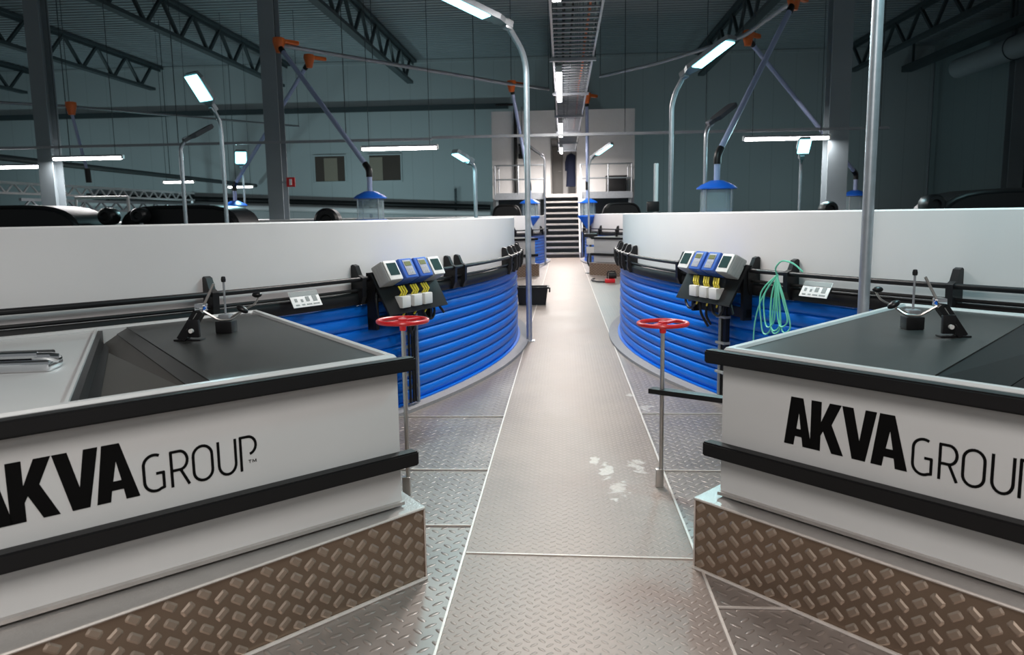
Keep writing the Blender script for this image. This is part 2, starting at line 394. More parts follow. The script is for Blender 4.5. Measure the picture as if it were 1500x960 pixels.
# sloping pipe run along the back wall
t = thing('wall_pipe', 'black pipe with white pipe beneath, sloping along the back wall', 'pipe')
obj('black_pipe', tb([(-27, 43.6, 3.05), (-4, 43.6, 2.05)], .14, 12), M_BLACK, t)
obj('white_pipe', tb([(-27, 43.6, 2.62), (-4, 43.6, 1.68)], .16, 12), M_LINER, t)
for x in (-26, -21, -16, -10.8, -6):
    obj('support', bx(x, x + .1, 43.75, 43.98, 1.4, 3.1), M_DARKST, t, False)
t = thing('process_pipe', 'dark pipe hanging over the far left tanks behind the tube lights', 'pipe')
obj('pipe', tb([(-17.2, 18, 3.62), (-17.2, 43.7, 3.45)], .1, 12), M_DARKST, t)
for y in (20, 27, 34, 41): obj('hanger', tb([(-17.2, y, 3.6), (-17.2, y, ZC)], .015, 6), M_DARKST, t)
# low lattice girders on the far left
def girder(x, y0_, y1_, zb_, zt2, m_, lab, step):
    t = thing('lattice_girder', lab, 'girder', (0, 0, 0), 0, 'low lattice girders')
    obj('top_rail', bx(x - .05, x + .05, y0_, y1_, zt2, zt2 + .1), m_, t, False)
    obj('bottom_rail', bx(x - .05, x + .05, y0_, y1_, zb_, zb_ + .08), m_, t, False)
    y = y0_; bm = bar(NB(), (0, 0, zb_ + .04), (0, step / 2, zt2 + .05), .05, .06, (0, 1, 0)); me = bpy.data.meshes.new('lattice'); bm.to_mesh(me); bm.free(); me.materials.append(m_)
    bm = bar(NB(), (0, 0, zb_ + .04), (0, -step / 2, zt2 + .05), .05, .06, (0, 1, 0)); me2 = bpy.data.meshes.new('lattice'); bm.to_mesh(me2); bm.free(); me2.materials.append(m_)
    while y + step < y1_ + .01:
        for me_, yy in ((me, y), (me2, y + step)):
            o = bpy.data.objects.new('lattice_bar', me_); C.objects.link(o); o.parent = t; o.location = (x, yy, 0)
        y += step
    for yy in (y0_ + .2, (y0_ + y1_) / 2, y1_ - .2): obj('post', bx(x - .06, x + .06, yy - .06, yy + .06, 0, zb_), m_, t, False)
girder(-20.0, 22, 42, 2.62, 2.98, M_WHITEP, 'white lattice girder low over the far left of the hall', .9)
girder(-19.2, 27, 42, 2.0, 2.36, M_GALVD, 'grey lattice girder just below the white one, far left', 1.1)

# ================================================================== tanks
TANKR = 8.6
def tank(cx, cy, lab, brks, z_top, near=True, lad=None):
    t = thing('fish_tank', lab, 'tank', (cx, cy, 0), 0, 'round fish tanks')
    n = 288 if near else 144
    prof = []; N_ = 9 * (10 if near else 6); z0, z1 = .035, .935
    for i in range(N_ + 1):
        ph = i / N_ * 9; prof.append((TANKR - .024 + .028 * (abs(math.sin(math.pi * ph)) ** .42), z0 + (z1 - z0) * i / N_))
    prof = [(TANKR - .06, .035)] + prof + [(TANKR - .06, .935)]
    obj('corrugated_wall', lt(prof, n), M_BLUE, t, True, 70)
    obj('foot_flange', lt([(TANKR - .05, .03), (TANKR + .03, .03), (TANKR + .03, .042), (TANKR - .05, .042)], n), M_BLUE, t)
    obj('kerb', lt([(TANKR - .3, 0), (TANKR + .15, 0), (TANKR + .15, .03), (TANKR - .3, .03)], n), M_CONC, t)
    obj('liner', lt([(TANKR - .08, .1), (TANKR - .08, .06), (TANKR - .03, .06), (TANKR - .03, z_top - .01), (TANKR - .04, z_top), (TANKR - .075, z_top), (TANKR - .085, z_top - .01), (TANKR - .085, .06), (TANKR - .03, .06)], n), M_LINER, t)
    bp_ = [(TANKR + .02 + .028 * math.cos(a), .985 + .05 * math.sin(a)) for a in [i * math.pi / 6 for i in range(13)]]
    obj('rim_band', lt(bp_, n), M_BLACK, t)
    pr = [(TANKR + .06 + .018 * math.cos(a), 1.135 + .018 * math.sin(a)) for a in [i * math.pi / 6 for i in range(13)]]
    obj('ring_pipe', lt(pr, n), M_BLKP, t)
    pr = [(TANKR + .045 + .012 * math.cos(a), 1.052 + .012 * math.sin(a)) for a in [i * math.pi / 4 for i in range(9)]]
    obj('cable_line', lt(pr, n), M_BLACK, t)
    obj('water', lt([(0.001, 1.35), (TANKR - .09, 1.35)], 96), M_WATER, t)
    bm = NB()
    prism(bm, [(-.03, .94), (.06, .94), (.085, 1.0), (.09, 1.145), (.05, 1.165), (.02, 1.235), (-.01, 1.245), (-.025, 1.235)], -.022, .022, Matrix(((1, 0, 0, 0), (0, 0, 1, 0), (0, 1, 0, 0), (0, 0, 0, 1))))
    me = bpy.data.meshes.new('bracket'); bmesh.ops.recalc_face_normals(bm, faces=bm.faces); bm.to_mesh(me); bm.free(); me.materials.append(M_BLKP)
    for a in brks:
        o = bpy.data.objects.new('rim_bracket', me); C.objects.link(o); o.parent = t
        o.location = (TANKR * math.cos(R(a)), TANKR * math.sin(R(a)), 0); o.rotation_euler = (0, 0, R(a))
    return t
LB = [-46, -36.1, -27.7, -24.8, -18.8, -17.4, -7.0, -4.6, -2.8, 1, 4]
tank(-9.2, 9.9, 'round blue corrugated fish tank with white upper wall, near left', LB, 1.577)
tank(9.34, 10.0, 'round blue corrugated fish tank with white upper wall, near right', [180 - a for a in LB], 1.60)
tank(-9.2, 27.25, 'farther blue fish tank left of the stairs', [-50, -42, -34, -26, -18, -10, 0], 1.577, False)
tank(9.34, 27.3, 'farther blue fish tank right of the stairs', [-130, -138, -146, -154, -162, -170, 180], 1.60, False)
def tp(side, th, r=TANKR, z=0):
    c = (-9.2, 9.9) if side == 'L' else (9.34, 10.0)
    return Vector((c[0] + r * math.cos(R(th)), c[1] + r * math.sin(R(th)), z))

# ================================================================== outlet boxes with plinths
def lozenge_face(bm, p0, p1, z0, z1, nrm):
    """raised lozenges, alternating direction, on a vertical face p0->p1"""
    p0, p1 = Vector((*p0, 0)), Vector((*p1, 0)); d = (p1 - p0); Lg = d.length; d.normalize(); nv = Vector((*nrm, 0)); up_ = Vector((0, 0, 1))
    px, pz = .060, .033
    k = 0; s = .03
    while s < Lg - .02:
        j = 0; z = z0 + .03 + (pz / 1 if k % 2 else 0)
        while z < z1 - .02:
            q = p0 + d * s + up_ * z; a = R(38) if (k % 2) else R(38)
            ax = d * math.cos(a) + up_ * math.sin(a); bx_ = -d * math.sin(a) + up_ * math.cos(a)
            if k % 2: ax, bx_ = d * math.cos(-a) + up_ * math.sin(-a), d * math.sin(a) + up_ * math.cos(a)
            hl, hw = .026, .016
            base = [bm.verts.new(q + ax * u * hl + bx_ * v * hw + nv * .0005) for u, v in ((-1, -.6), (-.8, -1), (.8, -1), (1, -.6), (1, .6), (.8, 1), (-.8, 1), (-1, .6))]
            top = [bm.verts.new(q + ax * u * hl * .68 + bx_ * v * hw * .55 + nv * .005) for u, v in ((-1, -.6), (-.8, -1), (.8, -1), (1, -.6), (1, .6), (.8, 1), (-.8, 1), (-1, .6))]
            bm.faces.new(top)
            for i in range(8): bm.faces.new((base[i], base[(i + 1) % 8], top[(i + 1) % 8], top[i]))
            z += 2 * pz; j += 1
        s += px; k += 1
def off(p, q, d):           # polygon corner helper
    v = Vector((q[0] - p[0], q[1] - p[1])).normalized(); return (p[0] + v.x * d, p[1] + v.y * d)
GL = [ # glyphs in a frame: x 0..0.93, z 0..0.2
 [(0, 0), (.043, 0), (.049, .038), (.078, .038), (.084, 0), (.124, 0), (.080, .2), (.026, .2)],
 [(.116, 0), (.160, 0), (.160, .062), (.170, .082), (.208, 0), (.257, 0), (.205, .114), (.243, .2), (.194, .2), (.160, .118), (.160, .2), (.116, .2)],
 [(.292, 0), (.345, 0), (.382, .2), (.338, .2), (.319, .075), (.290, .2), (.245, .2)],
 [(.366, 0), (.409, 0), (.415, .038), (.452, .038), (.458, 0), (.503, 0), (.449, .2), (.393, .2)]]
HO = {0: [(.054, .070), (.073, .070), (.0635, .138)], 3: [(.421, .070), (.447, .070), (.434, .138)]}
def ar(cx, cz, rx, rz, a0, a1, n=12): return [(cx + rx * math.cos(R(a0 + (a1 - a0) * i / n)), cz + rz * math.sin(R(a0 + (a1 - a0) * i / n))) for i in range(n + 1)]
ST = [ # thin strokes
 ar(.556, .098, .036, .036, 60, 180) + ar(.556, .042, .036, .038, 180, 300) + [(.585, .012), (.585, .066), (.560, .066)],
 [(.613, .002), (.613, .130), (.642, .130)] + ar(.642, .096, .027, .034, 90, -90) + [(.613, .062)], [(.645, .060), (.672, .002)],
 ar(.724, .096, .034, .036, 0, 180) + ar(.724, .040, .034, .036, 180, 360) + [(.758, .096)],
 [(.782, .134), (.782, .042)] + ar(.814, .042, .032, .038, 180, 360) + [(.846, .134)],
 [(.866, .002), (.866, .132), (.895, .132)] + ar(.895, .098, .030, .034, 90, -80),
 [(.893, .040), (.905, .040)], [(.899, .040), (.899, .028)], [(.910, .028), (.911, .040), (.917, .030), (.923, .040), (.924, .028)]]
def logo(parent, org, d, nrm, z0):
    """the words on the face: d = reading direction"""
    o3 = Vector((*org, z0)); dv = Vector((*d, 0)); nv = Vector((*nrm, 0)); up_ = Vector((0, 0, 1))
    def P(p, h=.0012): return o3 + dv * p[0] + up_ * p[1] + nv * h
    bm = NB()
    for gi, g in enumerate(GL):
        if gi in HO:   # build A as pieces around the counter
            h = HO[gi]
            parts = [[g[0], g[1], g[2], h[0], h[2], g[7]], [g[2], g[3], h[1], h[0]], [g[3], g[4], g[5], g[6], h[2], h[1]], [g[7], h[2], g[6]]]
            for q in parts: bm.faces.new([bm.verts.new(P(p)) for p in q])
        else:
            if gi == 1:
                for q in ([(.116, 0), (.160, 0), (.160, .2), (.116, .2)], [(.160, .062), (.170, .082), (.205, .114), (.194, .2), (.160, .118)], [(.170, .082), (.208, 0), (.257, 0), (.205, .114)], [(.205, .114), (.243, .2), (.194, .2)]):
                    bm.faces.new([bm.verts.new(P(p)) for p in q])
            else:
                for q in ([(.292, 0), (.345, 0), (.319, .075)], [(.345, 0), (.382, .2), (.338, .2), (.319, .075)], [(.292, 0), (.319, .075), (.290, .2), (.245, .2)]):
                    bm.faces.new([bm.verts.new(P(p)) for p in q])
    for si, s in enumerate(ST):
        wd = .0052 if si < 6 else .0012
        for k, (a, b) in enumerate(zip(s, s[1:])):
            v = Vector((b[0] - a[0], b[1] - a[1]))
            if v.length < 1e-6: continue
            v.normalize(); n_ = Vector((-v.y, v.x)); e = wd * .6
            a_ = Vector(a) - v * (e if k else 0); b_ = Vector(b) + v * (e if k < len(s) - 2 else 0)
            bm.faces.new([bm.verts.new(P(p, .0012 + .00002 * (k % 3))) for p in (a_ - n_ * wd, b_ - n_ * wd, b_ + n_ * wd, a_ + n_ * wd)])
    # give the vinyl a real thickness
    r = bmesh.ops.extrude_face_region(bm, geom=bm.faces[:])
    bmesh.ops.translate(bm, vec=-nv * .001, verts=[v for v in r['geom'] if isinstance(v, bmesh.types.BMVert)])
    return obj('lettering', bm, M_INK, parent, False)
def outlet(lab, A, B, Cc, D, arcpts, hop, P0, P1, PC, PD, nrm, pn, loff, logo_at=None, near=True, dy=0):
    """A front corner at walkway, B other front corner, Cc/D on the tank; hop = hopper opening polygon"""
    t = thing('outlet_box', lab, 'box', (A[0], A[1] + dy, 0), 0, 'white tank outlet boxes')
    ox, oy = -A[0], -A[1]
    T = lambda p: (p[0] + ox, p[1] + oy)
    foot = [T(A), T(B), T(D)] + [T(q) for q in arcpts] + [T(Cc)]
    def inset(poly, d):
        n = len(poly); out = []; ar_ = sum(poly[i][0] * poly[(i + 1) % n][1] - poly[(i + 1) % n][0] * poly[i][1] for i in range(n)); s = 1 if ar_ > 0 else -1
        for i in range(n):
            p, a, b = Vector(poly[i]), Vector(poly[i - 1]), Vector(poly[(i + 1) % n])
            n1 = (p - a).normalized(); n1 = Vector((-n1.y, n1.x)) * s; n2 = (b - p).normalized(); n2 = Vector((-n2.y, n2.x)) * s
            v = (n1 + n2); v = v / max(.3, v.length_squared / 2) if v.length > 1e-5 else n1
            out.append(tuple(p + v * d))
        return out
    inn = inset(foot, .045)
    bm = NB(); n = len(foot)
    lo = [bm.verts.new((*p, .345)) for p in foot]; h1 = [bm.verts.new((*p, 1.002)) for p in foot]; h2 = [bm.verts.new((*p, 1.012)) for p in inset(foot, .008)]
    i1 = [bm.verts.new((*p, 1.012)) for p in inset(foot, .037)]; i2 = [bm.verts.new((*p, 1.0)) for p in inn]; i3 = [bm.verts.new((*p, .70)) for p in inn]
    for a, b in ((lo, h1), (h1, h2), (h2, i1), (i1, i2), (i2, i3)):
        for i in range(n): bm.faces.new((a[i], a[(i + 1) % n], b[(i + 1) % n], b[i]))
    bm.faces.new(lo[::-1]); bm.faces.new(i3)
    obj('body', bm, M_WHITE, t, True, 30)
    dA, dB = Vector(T(A)), Vector(T(B)); dd = (dB - dA).normalized(); nv = Vector(nrm)
    # weld bead at the foot of the face
    obj('foot_flange', bar(NB(), (*(dA + nv * .012), .352), (*(dB + nv * .012), .352), .024, .014), M_ALU, t, False)
    for zc, hh in ((.972, .058), (.552, .064)):
        bm = NB(); a = dA - dd * .06 + nv * .031; b = dB + nv * .031
        bar(bm, (*a, zc), (*b, zc), .06, hh)
        bmesh.ops.bevel(bm, geom=bm.edges[:], offset=.006, segments=2, affect='EDGES')
        obj('fender_strip', bm, M_BLACK, t)
    # plinth
    pl = [T(P0), T(P1), T(PD)] + [T(q) for q in arcpts] + [T(PC)]
    obj('plinth', prism(NB(), pl, 0, .325), M_ALUB, t, False)
    obj('plinth_cover', prism(NB(), inset(pl, -.006), .325, .334), M_ALU, t, False)
    pnv = Vector(pn); a = Vector(T(P0)); b = Vector(T(P1))
    bm = NB(); tube(bm, [(*(a + pnv * .006), .331), (*(b + pnv * .006), .331)], .006, 6); tube(bm, [(*(a + pnv * .008), .006), (*(b + pnv * .008), .006)], .009, 6); tube(bm, [(*(a + pnv * .004), .0), (*(a + pnv * .004), .33)], .004, 6)
    obj('weld_bead', bm, M_WELD, t)
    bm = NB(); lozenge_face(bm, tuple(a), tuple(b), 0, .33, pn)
    obj('tread_pattern', bm, M_ALUHI, t, False)
    # top sheets
    h = [T(q) for q in hop]
    return t, inn, h, T
arcL = [(-9.2 + 8.7 * math.cos(R(a)), 9.9 + 8.7 * math.sin(R(a))) for a in (-50, -46, -42, -38)]
arcR = [(9.34 - 8.7 * math.cos(R(a)), 10.0 + 8.7 * math.sin(R(a))) for a in (-50, -46, -42, -38)]
AL, BL, CL_, DL = (-.72, 3.29), (-2.36, 1.65), (-2.01, 5.0), (-3.90, 3.05)
ARt, BRt, CRt, DRt = (.70, 3.45), (2.26, 1.74), (2.14, 5.11), (4.04, 3.16)
S2 = math.sqrt(.5)
def sheet(bm, poly, z0, z1): return prism(bm, poly, z0, z1)
def box_tops(t, T, side, basin=True):
    if side == 'L':
        fr = (-.765, 3.32); bk = (-2.055, 4.935); Q1, Q2 = (-1.645, 2.433), (-1.298, 2.779); P1_, Pq = (-2.50, 4.30), (-2.60, 4.17); B_, D_ = (-2.36, 1.71), (-3.84, 3.09); mid = [(-3.45, 3.42), (-2.98, 3.81)]
    else:
        fr = (.745, 3.48); bk = (2.165, 5.045); Q1, Q2 = (1.72, 2.40), (1.36, 2.80); P1_, Pq = (2.58, 4.30), (2.80, 4.13); B_, D_ = (2.26, 1.80), (3.98, 3.2); mid = [(3.55, 3.5), (3.15, 3.85)]
        Q2 = (1.315, 2.86); Q1 = (1.75, 2.37); P1_ = (2.55, 4.42)
    # black sheet: from the walkway side to the ridge line Q2-P1
    obj('top_sheet', sheet(NB(), [T(fr), T(Q2), T(P1_), T(bk)], .985, .999), M_MAT, t, False)
    # sloped band and hopper floor
    q2, p1, q1, pq = [Vector((*T(p), 0)) for p in (Q2, P1_, Q1, Pq)]
    bandw = .055 if side == 'L' else .16
    zb2, zb3 = (.965, .90) if side == 'L' else (.915, .78)
    q2b = q2.lerp(q1, bandw / (q1 - q2).length); p1b = p1.lerp(pq, .35 if side == 'L' else .6)
    def V(p, z): return (p.x, p.y, z)
    bm = NB()
    f = [bm.verts.new(V(q2, .992)), bm.verts.new(V(q2b, zb2)), bm.verts.new(V(p1b, zb2)), bm.verts.new(V(p1, .992))]; bm.faces.new(f)
    r = bmesh.ops.extrude_face_region(bm, geom=bm.faces[:]); bmesh.ops.translate(bm, vec=(0, 0, -.012), verts=[v for v in r['geom'] if isinstance(v, bmesh.types.BMVert)])
    obj('sloped_edge', bm, M_MAT if side == 'L' else M_BLACK, t, False)
    bm = NB()
    f = [bm.verts.new(V(q2b, zb2 - .005)), bm.verts.new(V(q1, zb3)), bm.verts.new(V(pq, zb3)), bm.verts.new(V(p1b, zb2 - .005))]; bm.faces.new(f)
    r = bmesh.ops.extrude_face_region(bm, geom=bm.faces[:]); bmesh.ops.translate(bm, vec=(0, 0, -.012), verts=[v for v in r['geom'] if isinstance(v, bmesh.types.BMVert)])
    obj('hopper_floor', bm, M_OLIVE if side == 'L' else M_BLACK, t, False)
    # divider wall, black inside with a white top edge
    d_ = (pq - q1).normalized(); s_ = Vector((-d_.y, d_.x, 0)); s_ = s_ if s_.x < 0 else -s_
    if side == 'R': s_ = -s_
    bm = NB(); bar(bm, V(q1 - s_ * .016, .93), V(pq - s_ * .016, .93), .03, .13); obj('divider', bm, M_BLKP, t, False)
    bm = NB(); bar(bm, V(q1 - s_ * .055 , .895), V(pq - s_ * .035, .895), .05, .05); obj('divider_foot', bm, M_BLACK, t, False)
    obj('divider_edge', bar(NB(), V(q1, 1.0), V(pq, 1.0), .012, .014), M_WHITE, t, False)
    obj('basin_sheet', sheet(NB(), [T(Q1), T(B_), T(D_)] + [T(q) for q in mid] + [T(Pq)], .978, .992), M_WHITE, t, False)
tL, innL, hL, TL_ = outlet('white outlet box at the near left with black top and AKVA GROUP lettering', AL, BL, CL_, DL, arcL, [], (-.62, 3.275), (-2.29, 1.35), (-1.93, 5.05), (-3.97, 2.98), (S2, -S2), (.757, -.653), 0)
box_tops(tL, TL_, 'L')
logo(tL, (AL[0] - 1.571 * S2 - AL[0], AL[1] - 1.571 * S2 - AL[1]), (S2, S2), (S2, -S2), .652)
tR, innR, hR, TR_ = outlet('white outlet box at the near right with black top and AKVA GROUP lettering', ARt, BRt, CRt, DRt, arcR, [], (.585, 3.42), (2.18, 1.62), (2.06, 5.16), (4.1, 3.1), (-.7388, -.6739), (-.728, -.686), 0)
box_tops(tR, TR_, 'R')
dR = (Vector(BRt) - Vector(ARt)).normalized(); logo(tR, tuple(dR * .31), tuple(dR), (dR.y, -dR.x), .65)
def far_copy(root, loc, label):
    r = root.copy(); C.objects.link(r); r.location = loc; r['label'] = label
    for ch in list(root.children):
        if ch.name.startswith('lettering'): continue
        c = ch.copy(); C.objects.link(c); c.parent = r
    return r
far_copy(tL, (-.74, 20.6, 0), 'small looking white outlet box far off, left of the stairs behind the pole')
far_copy(tR, (.80, 20.8, 0), 'small looking white outlet box far off, right of the stairs')

# level probes standing on the boxes
def probe(side, loc, lab):
    s = 1 if side == 'L' else -1
    t = thing('level_probe', lab, 'sensor', loc, 0, 'level probes on the outlet boxes')
    X = lambda x: x * s
    obj('foot', bx(X(-.11), X(.03), -.03, .03, 0, .008, bev=.003), M_BLKP, t)
    bm = NB(); bar(bm, (X(-.085), 0, .004), (X(.03), 0, .17), .035, .03, (0, 1, 0)); bar(bm, (X(-.055), -.02, .006), (X(.05), -.02, .15), .022, .05, (0, 1, 0)); obj('arm_plate', bm, M_BLKP, t, False)
    obj('channel', bar(NB(), (X(-.072), -.02, .006), (X(.018), -.02, .14), .004, .008, (0, 1, 0)), M_STEEL, t, False)
    bm = NB(); box(bm, X(-.025), X(.035), -.05, -.028, .02, .11, bev=.006); obj('housing', bm, M_BLKP, t)
    obj('bolt', tb([(X(.0), -.04, .055), (X(.0), -.066, .055)], .011, 12), M_LIGHTP, t)
    obj('clamp', bx(X(.01), X(.055), -.03, .03, .148, .185, bev=.006), M_CHROME, t)
    obj('rod', tb([(X(.04), 0, .165), (X(.105), 0, .285)], .007, 8), M_STEEL, t)
    obj('block', bx(X(-.005), X(.085), .22, .30, .0, .065, bev=.006), M_BLKP, t)
    obj('block_cap', bx(X(.01), X(.07), .23, .29, .065, .10, bev=.006), M_GALVD, t)
    obj('mast', tb([(X(.04), .26, .10), (X(.04), .26, .28)], .006, 8), M_GALVD, t)
    obj('knob', lt([(0.001, .27), (.011, .272), (.013, .285), (.010, .30), (.001, .302)], 12, c=(X(.04), .26)), M_BLKP, t)
    obj('bent_rod', tb(arc([(X(.06), .26, .08), (X(.20), .27, .15), (X(.22), .28, .19)], rad=.02), .005, 8), M_STEEL, t)
    bm = NB(); bmesh.ops.create_uvsphere(bm, u_segments=12, v_segments=8, radius=.025, matrix=Matrix.Translation((X(.21), .28, .20)) @ Matrix.Diagonal((1.1, .8, .6, 1))); obj('cap', bm, M_BLKP, t)
    obj('lever', tb(arc([(X(.05), -.02, .15), (X(.12), .0, .10), (X(.17), .04, .10), (X(.20), .08, .13)], rad=.02), .006, 8), M_STEEL, t)
    bm = NB(); bmesh.ops.create_uvsphere(bm, u_segments=12, v_segments=8, radius=.028, matrix=Matrix.Translation((X(.205), .09, .145)) @ Matrix.Rotation(R(30 * s), 4, 'Y') @ Matrix.Diagonal((1.2, .8, .6, 1))); obj('grip', bm, M_BLKP, t)
    return t
probe('L', (-1.845, 3.80, .999), 'black probe bracket with rods standing on the left black box top')
probe('R', (1.80, 3.80, .999), 'black probe bracket with rods standing on the right black box top')
t = thing('chrome_latch', 'shiny chrome fitting lying on the white basin sheet at the left edge', 'fitting', (-2.28, 3.06, .992), R(12)); t.scale = (1, 1.4, 1.7)
obj('body', bx(-.2, .17, -.05, .05, 0, .03, bev=.012, seg=3), M_CHROME, t)
bm = NB(); box(bm, -.17, .15, -.02, .035, .03, .045, bev=.006); obj('grip_bar', bm, M_BLKP, t)
obj('spout', tb([(.10, -.03, .035), (.17, -.035, .035), (.19, -.02, .03)], .012, 10), M_CHROME, t)
obj('rail', tb([(-.2, -.035, .04), (.12, -.035, .04)], .009, 8), M_CHROME, t)

# ================================================================== handwheels
def handwheel(loc, zt, lab, rr, arm=None):
    t = thing('handwheel_valve', lab, 'valve', loc, 0, 'red handwheels on stems')
    bm = tube(NB(), [(rr * math.cos(a), rr * math.sin(a), zt) for a in [i * math.pi / 20 for i in range(40)]], .0125, 10, closed=True)
    obj('wheel_rim', bm, M_RED, t)
    a = R(55)
    bm = NB(); bar(bm, (-rr * math.cos(a), -rr * math.sin(a), zt), (rr * math.cos(a), rr * math.sin(a), zt), .032, .012)
    obj('spoke', bm, M_RED, t, False)
    obj('hub', lt([(.001, zt + .012), (.026, zt + .012), (.028, zt), (.02, zt - .03), (.018, zt - .055), (.001, zt - .055)], 16), M_RED, t)
    obj('stem', tb([(0, 0, .02), (0, 0, zt - .04)], .0125, 12), M_STEEL, t)
    obj('foot_socket', bx(-.032, .014, -.02, .02, 0, .11, bev=.006), M_STEEL, t)
    if arm: obj('arm', bar(NB(), arm[0], arm[1], .07, .028), M_BLKP, t, False)
    return t
handwheel((.565, 4.49, .004), .97, 'red handwheel on a tall steel stem right of the walkway, black arm', .138, ((-.06, .03, .575), (.60, -.40, .575)))
handwheel((-.905, 4.33, 0), 1.02, 'red handwheel on a tall steel stem behind the left outlet box', .138)

# ================================================================== control panels, signs, hose, cable ladders
def frame_at(side, th, r=TANKR): 
    p = tp(side, th, r); return p, R(th + 90)
def panel(side, th, lab):
    p, rz = frame_at(side, th, TANKR + .08); p.z = .09
    t = thing('control_panel', lab, 'panel', p, rz, 'control panels hung on the tank rims'); t.scale = (.92, .92, .92)
    s = 1 if side == 'L' else -1
    TM = Matrix.Translation((0, -.05, 1.10)) @ Matrix.Rotation(R(-28), 4, 'X')
    bm = NB(); box(bm, -.44, .44, 0, .02, -.30, .10, bev=.004, mtx=TM); box(bm, -.42, -.38, -.03, .06, .70, 1.18); box(bm, .38, .42, -.03, .06, .70, 1.18); box(bm, -.42, .42, .0, .06, .72, .80)
    obj('back_plate', bm, M_BLACK, t)
    def dev(x0, x1, m_, kind):
        bm = NB(); box(bm, x0, x1, -.13 if kind == 'grey' else -.15, -.001, -.05, .135, bev=.014, seg=3, mtx=TM)
        nm = {'grey': 'meter_housing', 'blue': 'handset'}[kind]
        o = obj(nm, bm, m_, t)
        yf = -.131 if kind == 'grey' else -.151
        if kind == 'grey':
            for q in range(4): 
                yy = -.11 + q * .028; bm = NB(); box(bm, x0 - .004, x0 + .001, yy, yy + .014, -.04, .125, mtx=TM); obj('side_rib', bm, M_GREYP, o, False)
                obj('side_rib', box(NB(), x1 - .001, x1 + .004, yy, yy + .014, -.04, .125, mtx=TM), M_GREYP, o, False)
            obj('front_cover', box(NB(), x0 + .006, x1 - .006, yf - .012, yf, -.045, .13, bev=.008, mtx=TM), M_LIGHTP, o)
            obj('screen', box(NB(), x0 + .03, x1 - .03, yf - .016, yf - .012, -.005, .105, mtx=TM), M_SCREEN, o, False)
        else:
            obj('keypad', box(NB(), x0 + .04, x1 - .04, yf - .004, yf, -.025, .115, bev=.002, mtx=TM), M_KEY, o)
            obj('display', box(NB(), x0 + .05, x1 - .05, yf - .007, yf - .004, .06, .10, mtx=TM), M_LCD, o, False)
            bm = NB()
            for i in range(3):
                for j in range(2): box(bm, x0 + .055 + i * .028, x0 + .072 + i * .028, yf - .006, yf - .004, -.012 + j * .033, .003 + j * .033, mtx=TM)
            obj('keys', bm, M_GREYP, o, False)
    dev(-.42, -.235, M_GREYP, 'grey'); dev(-.21, -.02, M_BLUED, 'blue'); dev(.01, .20, M_BLUED, 'blue'); dev(.225, .41, M_GREYP, 'grey')
    for x in (-.17, .0, .16):
        x = x * 1.0 - .04 * s
        o = obj('junction_box', bx(x - .06, x + .06, -.20, -.10, .875, .975, bev=.01), M_LIGHTP, t)
        obj('mount', bx(x - .02, x + .02, -.10, .0, .90, .95), M_BLKP, o, False)
        for dx in (-.035, 0, .035):
            bm = tube(NB(), [(x + dx, -.15, .97), (x + dx + .008, -.17, 1.01), (x + dx - .012, -.15, 1.06)], .0085, 8)
            obj('yellow_plug', bm, M_YEL, o)
        obj('yellow_lead', tb([(x + .02, -.15, .88), (x + .03, -.16, .84), (x - .005, -.15, .80)], .008, 8), M_YEL, o)
    for (pts) in ([(-.36, -.02, 1.05), (-.47, -.07, .98), (-.45, -.08, .78), (-.33, -.10, .72), (-.22, -.1, .80)], [(.10, -.14, .83), (.14, -.15, .74), (.24, -.15, .72), (.30, -.14, .80), (.26, -.1, .95)],
                  [(-.36, -.1, .95), (-.30, -.13, .80), (-.22, -.15, .84)], [(.32, -.1, .98), (.36, -.12, .86), (.44, -.14, .76)], [(0, -.12, .82), (-.01, -.13, .70), (.0, -.08, .62)], [(-.12, -.12, .82), (-.1, -.13, .72), (-.01, -.1, .60)]):
        obj('cable', tb(arc(pts, rad=.08), .012, 8), M_BLKP, t)
    return t
panel('L', -24.6, 'control panel with two blue handsets hung on the left tank rim')
panel('R', -157.7, 'control panel with two blue handsets hung on the right tank rim')
def sign(side, th, lab):
    p, rz = frame_at(side, th, TANKR + .12)
    t = thing('rim_sign', lab, 'sign', p, rz, 'signs on the tank rims'); t.scale = (.78, .9, .9); t.location.z = .125
    TM = Matrix.Translation((0, 0, 1.03)) @ Matrix.Rotation(R(-30), 4, 'X')
    obj('board', box(NB(), -.16, .16, -.006, .0, -.075, .06, bev=.003, mtx=TM), M_SIGNW, t)
    bm = NB(); box(bm, -.155, .155, -.009, -.006, .018, .057, mtx=TM); obj('header_bar', bm, M_SIGNG, t, False)
    bm = NB()
    for x, z, r_ in ((-.11, -.015, .014), (-.045, -.02, .012), (.02, -.01, .02), (.10, -.01, .024)):
        box(bm, x - r_, x + r_, -.0085, -.006, z - r_, z + r_, bev=.0012, mtx=TM)
        box(bm, x - r_ * 1.4, x + r_ * 1.4, -.0085, -.006, -.06, -.05, mtx=TM)
    obj('symbols', bm, M_SIGNG, t, False)
    bm = NB(); box(bm, -.1, -.08, 0, .07, 1.01, 1.03); box(bm, .08, .1, 0, .07, 1.01, 1.03); obj('clip', bm, M_BLKP, t, False)
sign('L', -31.8, 'small white sign with grey header clipped to the left tank rim')
sign('R', -150.1, 'small white sign with grey header clipped to the right tank rim')
